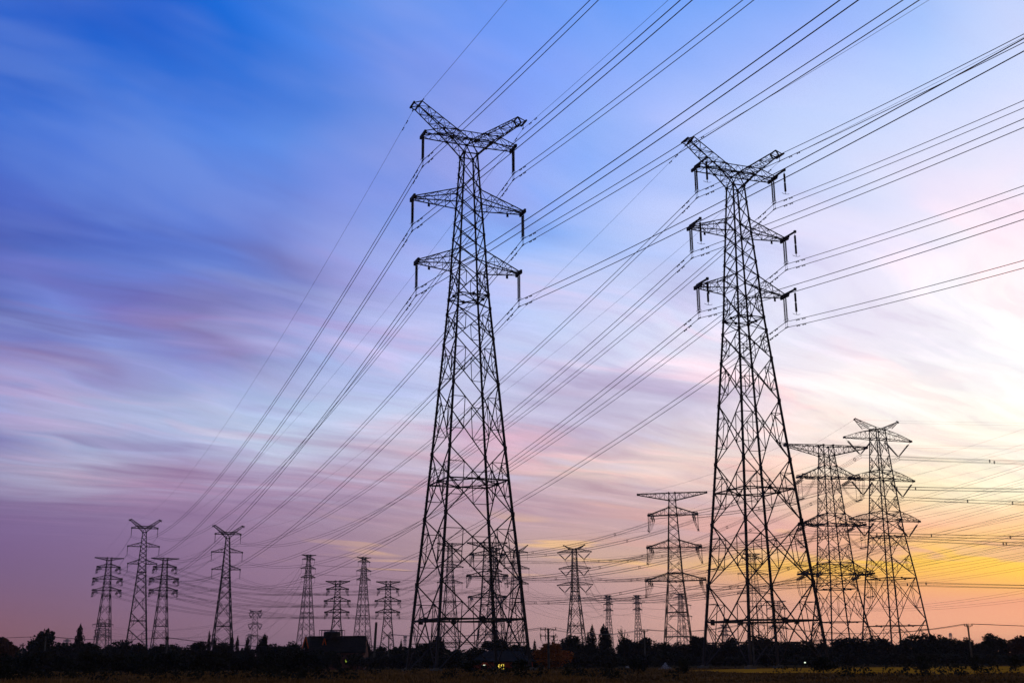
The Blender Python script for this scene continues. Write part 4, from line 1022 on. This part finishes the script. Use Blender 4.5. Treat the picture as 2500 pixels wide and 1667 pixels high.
# long gabled house with the rooftop tank
Yh = 215.0; k = FPX / (Yh * math.cos(PITCH))
xl, xr = at_dist(750, Yh), at_dist(899, Yh); zr, ze = height_at(820, 1554, Yh), height_at(820, 1591, Yh)
H1 = empty('gabled_house', ((xl + xr) / 2, Yh, 0)); tag(H1, 'long dark gabled house with a water tank on its roof and orange gable edges', 'house')
hx = (xr - xl) / 2; dp = 4.0
wl_ = MB(); wl_.box((0, 0, ze / 2 - .1), (2 * hx - .9, 2 * dp - .8, ze - .2))
for sx in (-1, 1):
    wl_.quad((sx * (hx - .45), -dp + .4, ze - .2), (sx * (hx - .45), dp - .4, ze - .2), (sx * (hx - .45), 0, zr - .5))
wl_.build('wall', M['brick2'], H1)
rf = MB(); 
for sy in (-1, 1):
    a = [(-hx, 0, zr), (hx - .5, 0, zr), (hx, sy * (dp + .3), ze), (-hx, sy * (dp + .3), ze)]
    rf.quad(*a); rf.quad(*[(p[0], p[1], p[2] - .18) for p in a][::-1])
    rf.bar((-hx, sy * (dp + .3), ze - .06), (hx, sy * (dp + .3), ze - .06), .16)
    for q in range(48): 
        x = -hx + (q + .5) * 2 * hx / 48; rf.bar((x, 0, zr + .03), (x, sy * (dp + .28), ze + .03), .07)
rf.bar((-hx, 0, zr + .05), (hx - .5, 0, zr + .05), .26)
rf.build('roof', M['roof'], H1)
# cross gable on the left with orange barge boards, facing the viewer
cg = MB(); gx = at_dist(751, Yh - dp) - H1.location.x; g0 = ze - .2; wG = 1.05
for (gx_, w_, zt_, zb_, yy) in ((-hx + .35, .55, zr + .0, zr - 1.95, -dp - .9), (at_dist(795.5, Yh) - H1.location.x, .30, zr - .28, zr - 1.40, -2.7)):
    b_ = MB(); b_.bar((gx_ - w_, yy, zb_), (gx_, yy, zt_), .13, .2); b_.bar((gx_ + w_, yy, zb_), (gx_, yy, zt_), .13, .2); b_.build('barge_board', M['orange'], H1)
    gq = MB(); gq.quad((gx_ - w_, yy + .1, zb_), (gx_ + w_, yy + .1, zb_), (gx_, yy + .1, zt_))
    gq.quad((gx_ - w_, yy + .1, zb_), (gx_, yy + .1, zt_), (gx_, 0, zt_), (gx_ - w_, 0, zb_)); gq.quad((gx_ + w_, yy + .1, zb_), (gx_ + w_, 0, zb_), (gx_, 0, zt_), (gx_, yy + .1, zt_)); gq.build('dormer', M['roof'], H1)
cb = MB(); cb.box((hx * .35, -dp + .25, ze - .35), (hx * 1.25, .5, .35)); cb.build('eaves_beam', M['brick2'], H1)
wn = MB(); x = at_dist(850, Yh - dp) - H1.location.x
for (xx, w_) in ((-1.9, .9), (1.5, .9), (3.3, .7)):
    wn = MB(); wn.box((x + xx, -dp + .37, 1.5), (w_, .08, 1.1)); wn.build('window', M['glass'], H1)
sg_ = MB(); zs_ = height_at(852, 1613, Yh - dp); ys_ = -dp - .12
x0 = at_dist(843, Yh - dp) - H1.location.x
sg_.quad((x0, ys_, zs_ - .2), (x0 + .42, ys_, zs_), (x0, ys_, zs_ + .2))
for (a, b, zz, hh) in ((.66, .16, 0, .12), (.88, .10, .05, .1), (1.02, .14, -.03, .13), (1.25, .08, .04, .08), (1.38, .16, -.05, .1)):
    sg_.quad((x0 + a, ys_, zs_ + zz - hh / 2), (x0 + a + b, ys_, zs_ + zz - hh / 2), (x0 + a + b, ys_, zs_ + zz + hh / 2), (x0 + a, ys_, zs_ + zz + hh / 2))
bk = MB(); bk.box((x0 + .8, ys_ + .08, zs_), (2.0, .1, .7)); so = bk.build('sign_board', M['dark'], H1); sg_.build('lit_sign_marks', M['litg'], so)
# rooftop tank and its railing
pf = height_at(808, 1556, Yh); tx = at_dist(808, Yh) - H1.location.x; rw = 29 / k
TK = empty('water_tank', (H1.location.x + tx, Yh, zr - .35)); tag(TK, 'round water tank with railing on the dark gabled roof', 'water tank')
t_ = MB(); hh = height_at(808, 1540, Yh) - (zr - .35); rt = 21 / k
t_.tube([(0, 0, 0), (0, 0, hh * .8), (0, 0, hh * .97), (0, 0, hh * 1.05)], [rt, rt, rt * .8, rt * .2], 20); t_.build('tank_body', M['tank'], TK)
t_ = MB(); zz = height_at(808, 1556, Yh) - (zr - .35); t_.box((0, 0, zz), (2 * rw, 3.2, .15)); t_.build('platform', M['dark'], TK)
t_ = MB(); zt_ = height_at(808, 1537.5, Yh) - (zr - .35)
for sx in (-1, -.8, -.5, 0, .5, .8, 1):
    for sy in (-1.5, 1.5): t_.bar((sx * rw * .97, sy, zz + .08), (sx * rw * .97, sy, zt_), .07)
for sy in (-1.5, 1.5): t_.bar((-rw, sy, zt_), (rw, sy, zt_), .08)
for sx in (-1, 1): t_.bar((sx * rw * .97, -1.5, zt_), (sx * rw * .97, 1.5, zt_), .08)
t_.build('railing', M['dark'], TK)

# red house seen through the tallest pylon
Yr = 160.0; xl, xr = at_dist(1150, Yr), at_dist(1306, Yr); zr, ze = height_at(1230, 1588, Yr), height_at(1230, 1613, Yr)
H2 = empty('red_house', ((xl + xr) / 2, Yr, 0)); tag(H2, 'low red-walled house with one bright yellow window, behind the tallest pylon', 'house'); hx = (xr - xl) / 2; dp = 3.2
w_ = MB(); w_.box((0, 0, ze / 2), (2 * hx - .6, 2 * dp - .6, ze)); w_.build('wall', M['brick'], H2)
rf = MB()
for sy in (-1, 1):
    a = [(-hx + 2.0, 0, zr), (hx - 2.0, 0, zr), (hx, sy * dp, ze), (-hx, sy * dp, ze)]; rf.quad(*a); rf.quad(*[(p[0], p[1], p[2] - .12) for p in a][::-1]); rf.bar((-hx, sy * dp, ze - .04), (hx, sy * dp, ze - .04), .12)
for sx in (-1, 1): rf.quad((sx * hx, -dp, ze), (sx * hx, dp, ze), (sx * (hx - 2.0), 0, zr))
rf.build('roof', M['roof'], H2)
xw = at_dist(1222, Yr - dp) - H2.location.x; z1, z0 = height_at(1222, 1620, Yr - dp), max(.05, height_at(1222, 1643, Yr - dp)); ww = 17 / (FPX / (Yr * .965))
win = MB(); 
for (u0, u1, v0, v1) in ((-.48, -.16, .52, .97), (-.10, .20, .52, .97), (.26, .48, .52, .97), (-.48, -.16, .04, .46), (-.10, .20, .04, .46), (.26, .48, .10, .46)):
    win.quad((xw + u0 * ww, -dp + .20, z0 + v0 * (z1 - z0)), (xw + u1 * ww, -dp + .20, z0 + v0 * (z1 - z0)), (xw + u1 * ww, -dp + .20, z0 + v1 * (z1 - z0)), (xw + u0 * ww, -dp + .20, z0 + v1 * (z1 - z0)))
fr = MB(); fr.box((xw, -dp + .25, (z0 + z1) / 2), (ww * 1.05, .06, (z1 - z0) * 1.03)); fo = fr.build('window', M['dark'], H2); win.build('pane', M['lit'], fo)
for pxl in (1182, 1272):
    q = MB(); xx = at_dist(pxl, Yr - dp) - H2.location.x; q.box((xx, -dp + .25, height_at(pxl, 1628, Yr - dp)), (.8, .06, .55)); qo = q.build('window', M['glass'], H2)
q = MB(); xx = at_dist(1182, Yr - dp) - H2.location.x; q.box((xx, -dp + .1, height_at(1182, 1622.5, Yr - dp)), (.26, .1, .07)); q.build('lamp', M['litw'], H2)

# small lights and garden items
def small(px, row, Y, name, label, cat, mb, m): 
    o = mb.build(name, m, None, (at_dist(px, Y), Y, 0)); tag(o, label, cat); return o
q = empty('garden_lamp', (at_dist(1966, 178), 178, 0)); tag(q, 'small lit lamp glowing at the tree foot inside the right-hand tall pylon', 'lamp')
z_ = height_at(1966, 1617.5, 178); b = MB(); b.bar((0, 0, 0), (0, 0, z_), .07); b.build('post', M['dark'], q); b = MB(); b.tube([(0, 0, z_ - .02), (0, 0, z_ + .1), (0, 0, z_ + .16)], [.10, .15, .04], 8); b.build('lamp_head', M['litw'], q)
# pale blossoming shrub
def fnw(r):
    t = r.random() ** .7; z = 1.75 * (1 - t); rr = (.08 + t ** 1.6 * 1.0) * r.uniform(.2, 1); a = r.uniform(0, 6.28); return Vector((rr * math.cos(a), rr * math.sin(a), z))
Ys = 150; q = empty('blossoming_shrub', (at_dist(1625, Ys), Ys, 0)); tag(q, 'pale bluish-white blossoming shrub with a pointed top', 'shrub')
me = leaf_cloud(fnw, 420, .07, 77); me.build('crown', M['leafW'], q); b = MB(); b.tube([(0, 0, 0), (0, 0, 1.2)], [.06, .02], 6); b.build('trunk', M['bark'], q)
q.scale = (1, 1, height_at(1625, 1615, Ys) / 1.8)
b = MB(); b.box((0, 0, .45), (.5, .4, .9)); b.box((0, 0, .95), (.62, .5, .12)); o = b.build('white_box', M['leafW'], None, (at_dist(1532, 190), 190, height_at(1532, 1634, 190))); tag(o, 'small pale cabinet at the bush foot under the spiky tree', 'cabinet')

# ------------------------------------------------------------------ utility poles and their wires
def upole(key, label, px, top, Y, arms, r=.15, lean=0.0, yaw=0.0, extra=False, group='utility poles along the field'):
    X = at_dist(px, Y); H = height_at(px, top, Y); root = empty('utility_pole', (X, Y, 0), yaw); tag(root, label, 'utility pole', group)
    m = MB(); m.tube([(0, 0, 0), (-lean, 0, H)], [r * 1.25, r], 10); m.build('post', M['polec'], root)
    T = []
    for (dz_, L) in arms:
        a = MB(); z = H - dz_; ox = -lean * z / H; a.bar((ox - L, -.16, z), (ox + L, -.16, z), .09); 
        a.bar((ox - L * .55, -.16, z), (ox, -.12, z - .45), .04); a.bar((ox + L * .55, -.16, z), (ox, -.12, z - .45), .04)
        ao = a.build('crossarm', M['dark'], root)
        for q in (-.92, -.35, .92):
            i_ = MB(); i_.tube([(ox + q * L, -.16, z + .04), (ox + q * L, -.16, z + .10), (ox + q * L, -.16, z + .16), (ox + q * L, -.16, z + .26)], [.03, .08, .05, .07], 6); i_.build('pin_insulator', M['insul'], ao)
            T.append(Matrix.Translation((X, Y, 0)) @ Matrix.Rotation(yaw, 4, 'Z') @ Vector((ox + q * L, -.16, z + .27)))
    if extra:
        j = MB()
        for q in (-.92, -.35, .6):
            L = arms[0][1]; z1 = H - arms[0][0]; z2 = H - arms[1][0]
            j.tube([(q * L, -.2, z1 + .1), (q * L * 1.12, -.3, z1 - .5), (q * L * 1.1, -.3, z2 - .2), (q * L * .8, -.25, z2 - .9), (0.1, -.2, z2 - 1.4)], .022, 4)
        j.build('jumper', M['wire'], root)
        for q in (-.92, -.35, .6):
            b = MB(); b.tube([(q * arms[0][1] * 1.02, -.25, H - arms[1][0] + .1), (q * arms[0][1] * 1.02, -.25, H - arms[1][0] - .55)], .05, 6); b.build('cutout_fuse', M['insul'], root)
    return T, root
PT = {}
PT['a'], _ = upole('a', 'small cross-topped utility pole in the tree gap near the left edge', 49.5, 1569, 230, ((.45, .5),), .10)
PT['a2'], _ = upole('a2', 'pale slanting utility pole in front of the dome tree', 104, 1552, 200, ((.3, .5),), .12)
PT['b'], _ = upole('b', 'utility pole in front of the second flat-topped pylon', 403, 1552, 215, ((.5, .35),), .13)
PT['c'], _ = upole('c', 'thick dark pole leaning right of the gabled house', 911, 1518, 200, ((4.0, .9), (4.8, .9)), .20, lean=-.35)
PT['d'], _ = upole('d', 'thin utility pole with a spiked top left of the tallest pylon', 948, 1549, 205, ((.15, .55),), .10)
PT['e'], _ = upole('e', 'concrete utility pole with fuses standing before the orange tree', 1340, 1534, 150, ((.12, 1.0), (.85, 1.0)), .13, extra=True)
PT['f'], _ = upole('f', 'small double-armed utility pole rising over the orange tree', 1354, 1552, 230, ((.15, .65), (.8, .65)), .12)
PT['g'], _ = upole('g', 'utility pole standing between the spiky crown and the flat-bar pylon', 1576, 1538, 190, ((.10, .62),), .13)
PT['h'], _ = upole('h', 'tiny utility pole top showing over the trees left of the flat-bar pylon', 1599, 1563, 260, ((.15, .5),), .12)
PT['i'], _ = upole('i', 'leaning utility pole over the trees near the right edge', 2375, 1525, 160, ((.10, .55),), .105, lean=.08)
PT['j'], _ = upole('j', 'short utility pole hidden among the legs of the right-hand tall pylon', 1842, 1520, 175, ((.2, .6),), .12)
def lowwire(A, B, sag, label, r=.02):
    A = Vector(A); m = MB(); m.tube([p - A for p in sagpts(A, B, sag, 24)], r, 4); o = m.build('distribution_wire', M['wire'], None, A); tag(o, label, 'power line', 'low distribution wires')
WN = ('left', 'middle', 'right')
def pair(a, b, sag, txt, r=.02):
    for i in range(3): lowwire(PT[a][i], PT[b][i], sag, '%s low wire %s' % (WN[i], txt), r)
pair('a2', 'b', .5, 'from dome tree pole to pole before second flat-topped pylon')
pair('b', 'c', .9, 'from pole before second flat-topped pylon to thick dark pole')
pair('d', 'e', .7, 'behind the tallest pylon to the concrete pole')
pair('e', 'g', .8, 'from the concrete pole to the one by the spiky crown')
pair('g', 'j', .7, 'from spiky crown pole to right-hand tall pylon')
pair('j', 'i', 1.4, 'from right-hand tall pylon to leaning pole')
for i in range(3):
    A = PT['i'][i]; lowwire(A, (A.x + 70, A.y + 10, A.z - 1.0), .5, '%s wire of the three leaving the leaning pole at the right edge' % WN[i])
    A = PT['a2'][i]; lowwire(A, (A.x - 60, A.y + 8, A.z - .5), .3, '%s wire of the three leaving the dome tree pole at the left edge' % WN[i])

# ------------------------------------------------------------------ evening haze
HZ = MB(); HZ.box((0, 2700, 42.5), (8200, 8600, 87)); hm = bpy.data.materials.new('haze'); hm.use_nodes = True; ht = hm.node_tree; ht.nodes.clear()
pv = ht.nodes.new('ShaderNodeVolumePrincipled'); pv.inputs['Density'].default_value = HAZE_D; pv.inputs['Color'].default_value = (0.92, 0.84, 0.90, 1); pv.inputs['Anisotropy'].default_value = 0.2
ho = ht.nodes.new('ShaderNodeOutputMaterial'); ht.links.new(pv.outputs[0], ho.inputs['Volume'])
hz = HZ.build('haze', hm); tag(hz, 'thin evening haze lying over the plain', 'haze', kind='stuff')
scene.cycles.volume_bounces = 0
